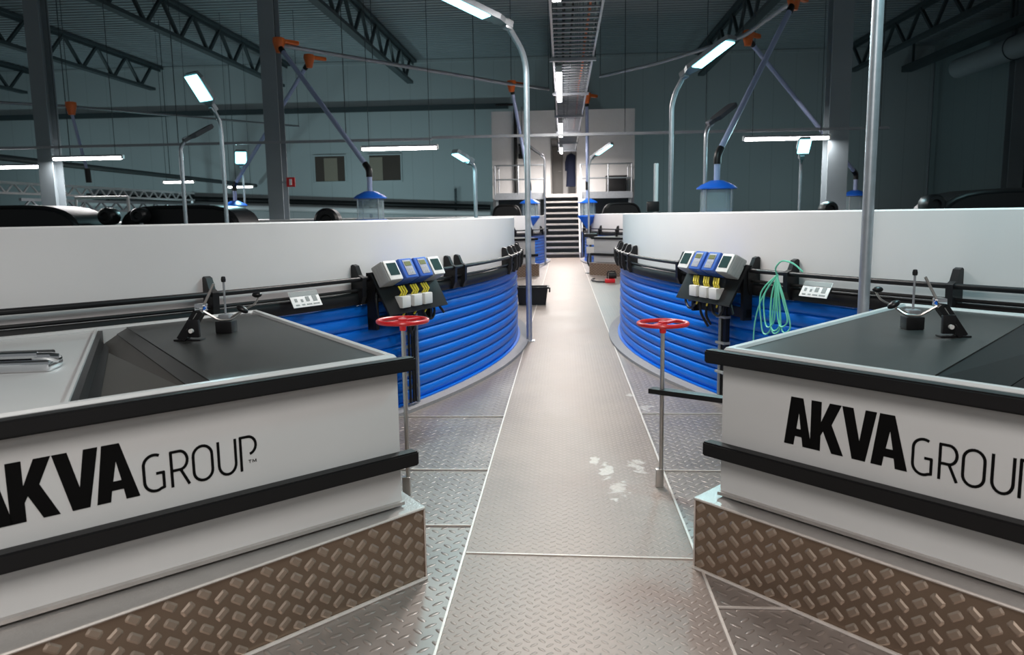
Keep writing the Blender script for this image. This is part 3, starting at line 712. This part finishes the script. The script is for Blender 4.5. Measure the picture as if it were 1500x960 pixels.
# mint green hose hanging in loops
p, rz = frame_at('R', -152.45, TANKR + .14)
bm = NB()
hk = (0, 0, 1.14)
random.seed(3)
for (xw, zb_, dx) in ((-.18, .66, -.1), (-.13, .72, -.06), (-.08, .70, .02), (.10, .68, .03), (.17, .74, .12), (.22, .70, .16)):
    a = [Vector((0, 0, 1.14)), Vector((dx - .04 - abs(xw) * .3, -.02, .98)), Vector((dx - .06, -.03, zb_ + .08)), Vector((dx, -.04, zb_)), Vector((dx + .07, -.03, zb_ + .05)), Vector((dx * .6 + .05, -.02, .92)), Vector((.0, -.01, 1.135))]
    pts = []
    for i in range(len(a) - 1):
        p0, p1, p2, p3 = a[max(i - 1, 0)], a[i], a[i + 1], a[min(i + 2, len(a) - 1)]
        for k in range(6):
            u = k / 6; pts.append(.5 * ((2 * p1) + (p2 - p0) * u + (2 * p0 - 5 * p1 + 4 * p2 - p3) * u * u + (3 * p1 - p0 - 3 * p2 + p3) * u ** 3))
    tube(bm, pts, .0065, 6)
tube(bm, arc([(0, 0, 1.12), (.0, -.03, 1.19), (.10, -.04, 1.26), (.26, -.04, 1.24), (.36, -.03, 1.18)], rad=.08), .007, 6)
tube(bm, arc([(-.02, 0, 1.13), (-.18, -.02, .95), (-.26, -.03, .75), (-.27, -.03, .5), (-.28, -.03, .35)], rad=.1), .0065, 6)
h = obj('hose', bm, M_GREEN); h.scale = (.78, 1, .95); h.location = (p.x, p.y, .05); h.rotation_euler = (0, 0, rz)
tag(h, 'mint green hose looped over the pipe of the right tank rim', 'hose')
# vertical cable ladder left, conduit right
p, rz = frame_at('L', -24.0, TANKR + .06)
t = thing('cable_ladder', 'vertical steel cable ladder on the left tank beside the handwheel', 'cable ladder', p, rz)
for x in (-.09, .09): obj('side_rail', bx(x - .012, x + .012, -.03, .0, .04, .80), M_GALVD, t, False)
for i in range(7): obj('rung', bx(-.08, .08, -.02, -.005, .06 + i * .115, .085 + i * .115), M_GALVD, t, False)
for x in (-.035, .01, .04): obj('cable', tb([(x, -.028, .06), (x, -.028, .78)], .011, 8), M_BLKP, t)
p, rz = frame_at('R', -157.2, TANKR + .05)
t = thing('cable_conduit', 'dark upright conduit with cables below the right control panel', 'conduit', p, rz)
obj('channel', bx(-.05, .05, -.04, .0, .04, .86, bev=.004), M_BLKP, t)
obj('cable', tb([(-.02, -.05, .06), (-.02, -.05, .84)], .013, 8), M_GALVD, t)
for z in (.25, .5, .72): obj('strap', bx(-.06, .06, -.066, .0, z, z + .02), M_GREYP, t, False)

# ================================================================== lamps on posts
def post_lamp(base, zp, hs, hd, lab, on=True, L=.8, wd=.2, pr=.03, power=None, col=COOL):
    """base (x,y), zp pole height, hs start of head (abs), hd head direction"""
    t = thing('post_lamp', lab, 'lamp', (base[0], base[1], 0), 0, 'lamps on galvanised posts')
    hs = Vector(hs) - Vector((base[0], base[1], 0)); hd = Vector(hd).normalized()
    pts = arc([(0, 0, .01), (0, 0, zp), tuple(hs + hd * .05)], n=8, rad=.22)
    obj('pole', tb(pts, pr, 12), M_GALV, t)
    obj('base_plate', bx(-.07, .07, -.07, .07, 0, .012, bev=.003), M_GALV, t)
    z_ = Vector((0, 0, 1)); s_ = hd.cross(z_).normalized(); u_ = s_.cross(hd).normalized()
    M_ = Matrix((s_, hd, u_)).transposed().to_4x4(); M_.translation = hs
    bm = NB(); prof = [(0, .05), (.12, .06), (.22, wd / 2), (L * .85, wd / 2), (L, wd * .38)]
    prism(bm, [(-w_, y_) for y_, w_ in prof] + [(w_, y_) for y_, w_ in prof[::-1]], -.02, .045, M_)
    obj('lamp_head', bm, M_GALVD if on else M_COLD, t, False)
    bm = NB(); box(bm, -wd * .42, wd * .42, L * .3, L * .95, -.034, -.02, bev=.005, mtx=M_)
    obj('diffuser', bm, M_ECOOL if on else M_COLD, t)
    obj('clamp', box(NB(), -.045, .045, .0, .09, -.05, .06, bev=.01, mtx=M_), M_GALV, t)
    if on:
        c = hs + hd * L * .62 - u_ * .045
        area('lamp_light', t, c, wd * .8, L * .6, power or P_POST, col, -u_)
    return t
post_lamp((-.44, 9.91), 3.5, (-.60, 9.55, 3.78), (-.72, -.60, .24), 'lit post lamp standing on the walkway beside the left tank', L=1.15, wd=.2, pr=.036, power=P_POST_NEAR)
post_lamp((1.60, 12.0), 3.25, (1.72, 11.85, 3.54), (.52, -.72, .34), 'lit post lamp in the right tank, bright head under the truss', L=1.0, wd=.22, pr=.033)
post_lamp((1.90, 5.09), 3.7, (2.0, 4.9, 3.9), (.3, -.85, .15), 'thick galvanised pole beside the right outlet box, reaching out of frame', L=.9, pr=.035, power=P_POST_NEAR)
post_lamp((-5.65, 13.0), 3.2, (-5.70, 12.92, 3.36), (-.32, -.5, .85), 'lit post lamp in the left tank, big square glowing head', L=.68, wd=.40, pr=.034)
post_lamp((-6.85, 14.0), 2.9, (-6.8, 14.05, 3.0), (.5, .5, .4), 'unlit post lamp in the left tank, left of the big glowing one', False, L=.6, pr=.034)
post_lamp((-9.05, 22.1), 2.83, (-9.05, 22.0, 3.03), (.25, -.55, .55), 'lit lamp on a post behind the blue feeder at left', L=.65, wd=.34)
post_lamp((-1.38, 12.5), 2.35, (-1.42, 12.45, 2.42), (-.55, -.6, .35), 'small lit lamp on a short white post, left of the walkway pole', L=.38, wd=.18, pr=.03, power=25)
post_lamp((.80, 25.0), 3.1, (.86, 24.9, 3.3), (.6, -.5, .38), 'small lit post lamp just right of the stairs', L=.9, wd=.2, power=45)
post_lamp((-.58, 25.4), 3.35, (-.62, 25.4, 3.42), (-.62, -.1, .45), 'unlit post lamp just left of the stairs', False, L=.75, wd=.16)
post_lamp((4.65, 16.0), 2.55, (4.62, 15.9, 2.6), (.0, -.5, .75), 'lit lamp on a thin post beneath the right horizontal tube light', L=.45, wd=.26, power=40)
post_lamp((2.45, 14.0), 2.95, (2.5, 14.05, 3.08), (.55, .3, .42), 'unlit post lamp behind the right blue feeder', False, L=.65, wd=.24)
post_lamp((7.55, 12.0), 2.75, (7.4, 12.0, 2.86), (-.7, -.2, .3), 'lit lamp head at the right edge of the picture', L=.75, wd=.12, power=15)
t = thing('marker_post', 'short white post with a black clamp beside the lit right post lamp', 'post', (1.44, 12.5, 0))
obj('post', tb([(0, 0, 0), (0, 0, 2.36)], .035, 12), M_LINER, t); obj('clamp', bx(-.14, .05, -.05, .05, 1.62, 1.78, bev=.02), M_BLKP, t)

# ================================================================== hanging tube lights
def tube_light(x0, x1, y, z, lab, ends=(0, 0), power=P_TUBE, hang=True, axis='x', col=NEUT, group='hanging tube lights'):
    c = (x0 + x1) / 2; L = x1 - x0
    t = thing('tube_light', lab, 'light', (c, y, z) if axis == 'x' else (y, c, z), 0 if axis == 'x' else R(90), group)
    obj('housing', bx(-L / 2, L / 2, -.05, .05, .0, .045, bev=.01), M_GALVD, t)
    bm = NB(); box(bm, -L / 2 + .02, L / 2 - .02, -.048, .048, -.062, .0, bev=.02, seg=3); obj('diffuser', bm, M_ETUBE, t)
    for s in (-1, 1): obj('end_cap', bx(s * L / 2 - .02, s * L / 2 + .02, -.052, .052, -.06, .045, bev=.01), M_LIGHTP, t)
    if hang:
        for s in (-1, 1): obj('hanger_wire', tb([(s * L * .4, 0, .04), (s * L * .4, 0, ZC - z)], .008, 6), M_DARKST, t)
    area('tube_lamp', t, (0, 0, -.075), L, .1, power, col)
    return t
tube_light(-4.62, -2.86, 18.2, 3.18, 'horizontal tube light before the right brown window')
tube_light(4.02, 5.88, 18.2, 3.22, 'horizontal tube light ending at the right column')
tube_light(-12.02, -10.32, 18.2, 3.10, 'horizontal tube light starting at the leftmost column')
tube_light(-14.1, -12.52, 18.9, 2.98, 'horizontal tube light just left of the leftmost column')
tube_light(-15.2, -14.0, 29.5, 3.06, 'short distant tube light above the white lattice girder', power=260)
tube_light(-14.2, -13.1, 33.0, 2.98, 'most distant short tube light left of the blue feeder', power=260)
# slim conduit that carries them
t = thing('lighting_conduit', 'slim metal conduit hanging across the hall above the tube lights', 'conduit')
obj('rail', bx(-16, -3.0, 18.28, 18.34, 3.33, 3.39), M_GALVD, t, False); obj('rail', bx(-3.0, 7.2, 18.28, 18.34, 3.36, 3.42), M_GALVD, t, False)
for x in (-15, -9, -5, -2, 1.4, 3.2, 7): obj('hanger_wire', tb([(x, 18.31, 3.38), (x, 18.31, ZC)], .01, 6), M_DARKST, t)

# ================================================================== cable tray with its tubes
t = thing('cable_tray', 'long perforated cable tray hanging above the walkway', 'cable tray')
ZT = 4.05
for x in (-.14, .48): obj('side_rail', bx(x - .015, x + .015, -10, 31.5, ZT, ZT + .08), M_GALV, t, False)
n = 0; y = 6.0
while y < 31.4 and n < 98:
    obj('rung', bx(-.13, .47, y, y + .05, ZT + .01, ZT + .03), M_GALVD, t, False); y += .26; n += 1
bm = NB(); y = -10
while y < 6: box(bm, -.13, .47, y, y + .05, ZT + .01, ZT + .03); y += .26
o = obj('rungs', bm, M_GALVD, t, False); o['kind'] = 'stuff'
for y in (5.5, 9.2, 12.9, 16.5, 20.2, 24, 27.7, 31):
    obj('cross_support', bx(-.2, .53, y, y + .07, ZT - .05, ZT - .003), M_GALV, t, False)
    for x in (-.19, .52): obj('hanger_rod', tb([(x, y + .035, ZT - .03), (x, y + .035, ZC)], .009, 6), M_DARKST, t)
def cab(x, m_, r_, lab, s_):
    random.seed(s_); pts = [(x + random.uniform(-.015, .015), yy, ZT + .03 + r_) for yy in range(-10, 32, 2)]
    tag(obj('tray_cable', tb(pts, r_, 8), m_), lab, 'cable', 'cables lying in the tray')
cab(.33, M_ORANGE, .018, 'orange cable lying along the hanging tray', 1)
cab(.02, M_BLACK, .02, 'thick black cable along the left side of the tray', 2)
cab(.12, M_BLACK, .014, 'thin black cable in the middle of the tray', 3)
cab(.42, M_GREYP, .014, 'grey cable at the right side of the tray', 4)
TY = [(-9.7, -6.3, 'tray tube light farthest behind the viewer'), (-2.0, 1.4, 'tray tube light right above the viewer'), (5.7, 9.15, 'nearest visible tray tube light at the top edge'), (13.5, 17.0, 'second tray tube light, seen under the ladder tray'), (20.9, 24.6, 'third tray tube light, before the white room'), (28.4, 31.2, 'last tray tube light, in front of the doorway')]
for a, b, lab in TY:
    tube_light(a, b, -.06, ZT - .06, lab, power=P_TRAY * (2 if a > 25 else .8), hang=False, axis='y', col=WARM, group='tube lights under the cable tray')

# ================================================================== feed pipes and feeders
def feed_pipe(pts, lab):
    t = thing('feed_pipe', lab, 'pipe')
    obj('pipe', tb(arc(pts, rad=.4), .045, 10), M_GALVD, t)
    for p in pts[:: 1]: obj('hanger', tb([(p[0], p[1], p[2]), (p[0], p[1], ZC)], .01, 6), M_DARKST, t)
feed_pipe([(-6.0, 16.8, 5.22), (-4.4, 18.7, 5.2), (-1.42, 22.5, 5.2), (-.4, 23.5, 5.2)], 'thin feed pipe running from the left column to the centre')
feed_pipe([(1.0, 21.6, 5.2), (2.3, 20.0, 5.2), (3.75, 17.3, 5.2), (4.05, 14.6, 5.25)], 'thin feed pipe running right from the cable tray')
feed_pipe([(-20, 22, 5.3), (-15.8, 25, 5.27), (-11, 33, 5.4)], 'distant feed pipe behind the leftmost column')
def feeder(x, y, joint, lab, zl=2.0, r=.3):
    t = thing('fish_feeder', lab, 'feeder', (x, y, 0), 0, 'blue hanging fish feeders')
    obj('lid', lt([(.001, zl + .10), (r * .35, zl + .09), (r * .85, zl + .02), (r * 1.06, zl - .03), (r * 1.06, zl - .05), (r * .95, zl - .05), (r * .8, zl - .02), (.001, zl + .05)], 32), M_BLUEP, t)
    obj('clear_cylinder', lt([(r * .86, zl - .05), (r * .86, zl - .47)], 32), M_CLEAR, t)
    for k in range(4):
        a = R(45 + 90 * k); obj('tie_rod', tb([(r * .93 * math.cos(a), r * .93 * math.sin(a), zl - .04), (r * .93 * math.cos(a), r * .93 * math.sin(a), zl - .48)], .011, 6), M_GALV, t)
    obj('cone', lt([(r * 1.02, zl - .44), (r * 1.05, zl - .48), (r * .95, zl - .52), (.06, zl - .82), (.05, zl - .86), (.001, zl - .86)], 32), M_BLUEP, t)
    obj('feed_neck', tb([(0, 0, zl + .06), (0, 0, zl + .42)], .05, 12), M_TUBE, t)
    j = Vector(joint) - Vector((x, y, 0)); e = Vector((0, 0, zl + .42)); d = (j - e).normalized()
    obj('elbow', tb(arc([e - Vector((0, 0, .06)), e + Vector((0, 0, .08)), e + Vector((0, 0, .08)) + d * .16], rad=.07), .062, 12), M_BLKP, t)
    obj('drop_tube', tb([e + Vector((0, 0, .08)) + d * .15, j - d * .15], .05, 12), M_TUBE, t)
    obj('joint_sleeve', tb([j - d * .22, j - d * .08], .06, 12), M_BLKP, t)
    bm = lathe(NB(), [(.001, .16), (.12, .16), (.13, .08), (.08, -.10), (.07, -.14), (.001, -.14)], 16); bmesh.ops.translate(bm, vec=j, verts=bm.verts)
    obj('swivel_cup', bm, M_ORANGE, t)
    bm = NB(); box(bm, -.16, .24, -.05, .05, -.04, .05, bev=.03, seg=3, mtx=Matrix.Translation(j + Vector((.15, .15, .10))) @ Matrix.Rotation(R(48), 4, 'Z')); obj('swivel_arm', bm, M_ORANGE, t)
feeder(-3.68, 15.0, (-5.95, 16.85, 5.2), 'blue feeder before the right brown window, diagonal tube up left')
feeder(-8.86, 21.0, (-6.03, 19.1, 5.30), 'blue feeder left of the column, in front of the lit lamp')
feeder(2.56, 13.5, (4.05, 14.7, 5.22), 'blue feeder over the right tank, tube rising right to an orange cup', 2.03, .31)
feeder(7.35, 20.6, (3.9, 17.5, 5.2), 'blue feeder half hidden behind the right column')
feeder(-1.05, 25.0, (-1.42, 22.6, 5.15), 'blue feeder with cone hanging left of the stairs')
feeder(.78, 25.6, (.72, 24.2, 5.0), 'blue feeder with cone hanging right of the stairs')
t = thing('feed_drop', 'orange cup with thin tube behind the leftmost column', 'feed tube', (-15.75, 25.0, 0))
obj('cup', lt([(.001, 5.4), (.16, 5.4), (.17, 5.3), (.1, 5.0), (.001, 5.0)], 16), M_ORANGE, t)
obj('tube', tb([(0, 0, 5.05), (.35, 0, 3.2)], .05, 10), M_TUBE, t); obj('nozzle', tb([(.35, 0, 3.3), (.37, 0, 2.85)], .09, 10), M_BLKP, t)

# ================================================================== black hoods etc. standing in the tanks
def hood(x0, x1, y, zt, lab, d=1.2):
    t = thing('black_hood', lab, 'hood', ((x0 + x1) / 2, y, 0), 0, 'black hoods above the tanks')
    L = (x1 - x0) / 2; prof = []
    for a in range(0, 181, 12): prof.append((L * (1 if math.cos(R(a)) > 0 else -1) * abs(math.cos(R(a))) ** .45, (zt - 1.35) * abs(math.sin(R(a))) ** .8))
    bm = NB(); prism(bm, prof, -d / 2, d / 2, Matrix(((1, 0, 0, 0), (0, 0, -1, 0), (0, 1, 0, 1.35), (0, 0, 0, 1))))
    bmesh.ops.bevel(bm, geom=[e for e in bm.edges if abs(e.verts[0].co.y - e.verts[1].co.y) < 1e-5 and e.verts[0].co.z > 1.36], offset=.08, segments=3, affect='EDGES')
    obj('shell', bm, M_BLKP, t, True, 50)
    obj('skirt', bx(-L * .96, L * .96, -d * .48, d * .48, 1.27, 1.35), M_BLACK, t, False)
    for sx in (-.8, .8):
        for sy in (-.4, .4): obj('leg', bx(sx * L - .04, sx * L + .04, sy * d - .04, sy * d + .04, 0, 1.30), M_GALVD, t, False)
hood(-12.6, -9.15, 15, 1.93, 'long black rounded hood at the far left of the left tank')
hood(-8.95, -6.45, 16.0, 1.90, 'black rounded hood behind the two left poles')
hood(6.15, 9.4, 14, 1.92, 'long black rounded hood over the right tank')
def drum(x, y, zt, r, lab):
    t = thing('black_drum', lab, 'drum', (x, y, 0), 0, 'small black drums above the tanks')
    bm = lathe(NB(), [(.001, 0), (r * .8, 0), (r, .05), (r, .30), (r * .8, .35), (r * .5, .35), (r * .4, .30), (.001, .30)], 24)
    bmesh.ops.transform(bm, matrix=Matrix.Translation((0, .18, zt - r)) @ Matrix.Rotation(R(90), 4, 'X'), verts=bm.verts)
    obj('shell', bm, M_BLKP, t); obj('stand', tb([(0, 0, 0), (0, 0, zt - r * 1.6)], .04, 8), M_GALVD, t)
drum(-4.82, 16.0, 1.80, .26, 'black drum between the column and the near left feeder')
drum(-9.0, 15.2, 1.86, .17, 'first small black drum right of the long left hood')
drum(-8.35, 15.2, 1.85, .15, 'second small black drum right of the long left hood')
drum(6.1, 13.6, 1.84, .17, 'small black drum beside the long hood on the right')
drum(4.75, 14.6, 1.76, .14, 'small black drum just left of the right column')
t = thing('white_frame', 'thin white pipe frame standing behind the left tank hoods', 'frame', (-9.6, 17.0, 0))
obj('post', tb([(0, 0, 0), (0, 0, 2.12)], .035, 8), M_LINER, t); obj('crossbar', tb([(-1.2, 0, 2.12), (.02, 0, 2.12)], .035, 8), M_LINER, t); obj('post', tb([(-1.2, 0, 0), (-1.2, 0, 2.14)], .03, 8), M_LINER, t)

# ================================================================== stairs, platform
t = thing('staircase', 'steel staircase rising from the end of the walkway to the doorway', 'stairs', (-.045, 29.2, 0))
for s in (-1, 1):
    bm = NB(); prism(bm, [(0, 0), (.28, 0), (2.05, 2.38), (2.05, 2.62), (1.85, 2.62), (0, .2)], s * .66 - .025, s * .66 + .025, Matrix(((0, 0, 1, 0), (1, 0, 0, 0), (0, 1, 0, 0), (0, 0, 0, 1))))
    obj('stringer', bm, M_LINER, t, False)
for i in range(11):
    z = .19 + i * .2125; y = .05 + i * .168
    obj('tread', bx(-.635, .635, y, y + .25, z - .06, z, bev=.006), M_ALU, t, False)
t = thing('platform', 'raised steel platform with railings at the top of the stairs', 'platform', (0, 31.2, 0))
obj('deck', bx(-2.7, 2.7, .05, 2.08, 2.30, 2.40), M_ALU, t, False)
obj('edge_beam', bx(-2.7, -.72, -.02, .05, 2.20, 2.46), M_GALV, t, False); obj('edge_beam', bx(.66, 2.7, -.02, .05, 2.20, 2.46), M_GALV, t, False)
for x in (-2.6, -.95, .9, 2.6): obj('leg', bx(x - .05, x + .05, .08, .18, 0, 2.30), M_GALVD, t, False)
for x in (-2.66, -1.75, -.74, .68, 1.75, 2.66): obj('rail_post', tb([(x, .0, 2.40), (x, .0, 3.52)], .03, 8), M_GALV, t)
for x in (-2.66, 2.66): obj('rail_post', tb([(x, 1.9, 2.40), (x, 1.9, 3.52)], .03, 8), M_GALV, t)
for z in (3.52, 2.98):
    for a, b in ((-2.66, -.74), (.68, 2.66)): obj('rail', tb([(a, 0, z), (b, 0, z)], .03, 8), M_GALV, t)
    for x in (-2.66, 2.66): obj('rail', tb([(x, 0, z), (x, 1.95, z)], .03, 8), M_GALV, t)
t = thing('handrail', 'pale sloping handrail along the right side of the staircase', 'handrail', (.70, 29.3, 0))
obj('rail', tb([(0, 0, .95), (0, 1.86, 3.4)], .025, 8), M_GALV, t); obj('post', tb([(0, 0, .0), (0, 0, .97)], .025, 8), M_GALV, t); obj('post', tb([(0, 1.0, 1.45), (0, 1.0, 2.28)], .025, 8), M_GALV, t)
tag(obj('storage_crate', bx(1.75, 2.55, 32.3, 32.9, 2.40, 3.05, bev=.03), M_BLKP), 'dark green box standing on the platform, right of the door', 'crate')
obj('crate_lid', bx(1.72, 2.58, 32.27, 32.93, 3.05, 3.12, bev=.02), M_BLACK, bpy.data.objects['storage_crate'])
# black pipe with valve on the white room's wall
t = thing('riser_pipe', 'tall black pipe with an actuator on the white room wall', 'pipe', (-1.95, 33.15, 0))
obj('pipe', tb([(0, 0, 2.4), (0, 0, 6.15)], .07, 10), M_BLKP, t); obj('branch', tb([(0, 0, 6.1), (-.8, 0, 6.1)], .05, 10), M_BLKP, t)
bm = NB(); box(bm, .12, .40, -.2, .06, 3.9, 4.1, bev=.03); box(bm, .16, .36, -.16, .04, 4.1, 4.42, bev=.03); box(bm, .12, .40, -.2, .06, 4.42, 4.5, bev=.02); obj('actuator', bm, M_BLKP, t)
obj('support_tube', tb([(.26, 0, 4.45), (.26, 0, 6.0)], .025, 8), M_GALVD, t)
# far equipment seen over the far tanks by the platform
hood(-2.55, -1.5, 28.6, 1.98, 'small dark hood under the platform left of the stairs', .8)
hood(1.35, 2.7, 28.0, 1.98, 'small dark hood under the platform right of the stairs', .8)
t = thing('meter_stand', 'upright stand with white meter boxes at the foot of the right feeder', 'stand', (.62, 21.4, 0.0))
obj('post', bx(.08, .14, -.03, .03, 0, 1.05, bev=.005), M_DARKST, t); obj('foot', bx(-.02, .24, -.1, .1, 0, .02), M_DARKST, t, False)
obj('meter_box', bx(.0, .22, -.1, -.03, .78, .95, bev=.01), M_LIGHTP, t); obj('meter_box', bx(.0, .2, -.1, -.03, .55, .72, bev=.01), M_LIGHTP, t)
obj('cable', tb(arc([(.05, -.07, .55), (.02, -.1, .3), (.15, -.06, .1), (.2, 0, .02)], rad=.1), .02, 8), M_BLKP, t)
obj('head', bx(-.06, .3, -.12, .02, .98, 1.08, bev=.02), M_BLKP, t)
# crate on the walkway's left side
t = thing('plastic_crate', 'black plastic crate on the floor behind the walkway pole', 'crate', (-.56, 14.1, 0))
bm = NB()
o_ = [(-.24, -.15), (.24, -.15), (.24, .15), (-.24, .15)]; u_ = [(-.28, -.18), (.28, -.18), (.28, .18), (-.28, .18)]
lo = [bm.verts.new((*p, .005)) for p in o_]; hi = [bm.verts.new((*p, .32)) for p in u_]; hi2 = [bm.verts.new((p[0] * .94, p[1] * .92, .32)) for p in u_]; l2 = [bm.verts.new((p[0] * .93, p[1] * .9, .02)) for p in o_]
bm.faces.new(lo)
for a, b in ((lo, hi), (hi, hi2), (hi2, l2)):
    for i in range(4): bm.faces.new((a[i], a[(i + 1) % 4], b[(i + 1) % 4], b[i]))
bm.faces.new(l2); obj('tub', bm, M_BLKP, t, False)
bm = NB()
for a in ((-.3, .3, -.2, -.175), (-.3, .3, .175, .2), (-.3, -.275, -.175, .175), (.275, .3, -.175, .175)): box(bm, a[0], a[1], a[2], a[3], .295, .325)
obj('rim', bm, M_BLACK, t, False)
for s in (-1, 1): obj('handle', bx(s * .31 - .012, s * .31 + .012, -.06, .06, .22, .30, bev=.004), M_BLACK, t)
# red tool by the right tank
t = thing('red_pump', 'small red and black pump on the floor far right of the walkway', 'pump', (1.1, 18.4, 0))
obj('base', bx(-.14, .1, -.08, .08, 0, .10, bev=.03), M_RED, t); obj('motor', tb([(-.05, 0, .17), (.13, 0, .17)], .07, 14), M_BLKP, t); obj('handle', tb(arc([(-.08, 0, .1), (-.08, 0, .27), (.1, 0, .27), (.1, 0, .2)], rad=.05), .014, 8), M_BLKP, t)
tag(obj('suction_hose', tb(arc([(.98, 18.35, .03), (.8, 18.4, .03), (.65, 18.9, .03), (.75, 19.3, .03)], rad=.2), .02, 8), M_BLACK), 'short black hose on the floor beside the red pump', 'hose')
for (x, y, lab) in ((-.95, 19.95, 'small dark valve on the far left outlet box'), (1.35, 20.0, 'small dark valve on the far right outlet box')):
    t = thing('small_valve', lab, 'valve', (x, y + .25, 1.0), 0)
    obj('body', tb([(0, 0, 0), (0, 0, .1)], .03, 10), M_BLKP, t); obj('wheel', tube(NB(), [(.06 * math.cos(a), .06 * math.sin(a), .11) for a in [i * math.pi / 8 for i in range(16)]], .012, 6, closed=True), M_BLKP, t); obj('spoke', bx(-.06, .06, -.008, .008, .1, .115), M_BLKP, t)

# made-up floodlights hidden behind the far tanks, added to brighten end wall and roof
def added_flood(x, y, p, aim, lab):
    t = thing('added_floodlight', lab, 'floodlight', (x, y, 0), 0, 'added floodlights before the end wall')
    obj('base', bx(-.25, .25, -.12, .12, 0, .03), M_DARKST, t, False)
    obj('head', bx(-.3, .3, -.1, .1, .12, .3, bev=.02), M_DARKST, t); obj('bracket', bx(-.03, .03, -.05, .05, .03, .13), M_DARKST, t, False)
    obj('lens', bx(-.26, .26, -.08, .08, .3, .31), M_ECOOL, t, False)
    area('added_fill_light', t, (0, 0, .34), .5, .15, p, (.62, .93, 1), aim)
FL = {-28: 'nearest the left wall', -20: 'below the white lattice girder', -11: 'below the two brown windows', -5.5: 'just left of the white room', 6: 'just right of the white room', 12.5: 'nearest the right wall'}
for x, p in ((-28, 90), (-20, 90), (-11, 120), (-5.5, 70), (6, 50), (12.5, 40)): added_flood(x, 38.5, p, (0, .35, 1), 'added low floodlight on the floor, %s' % FL[x])
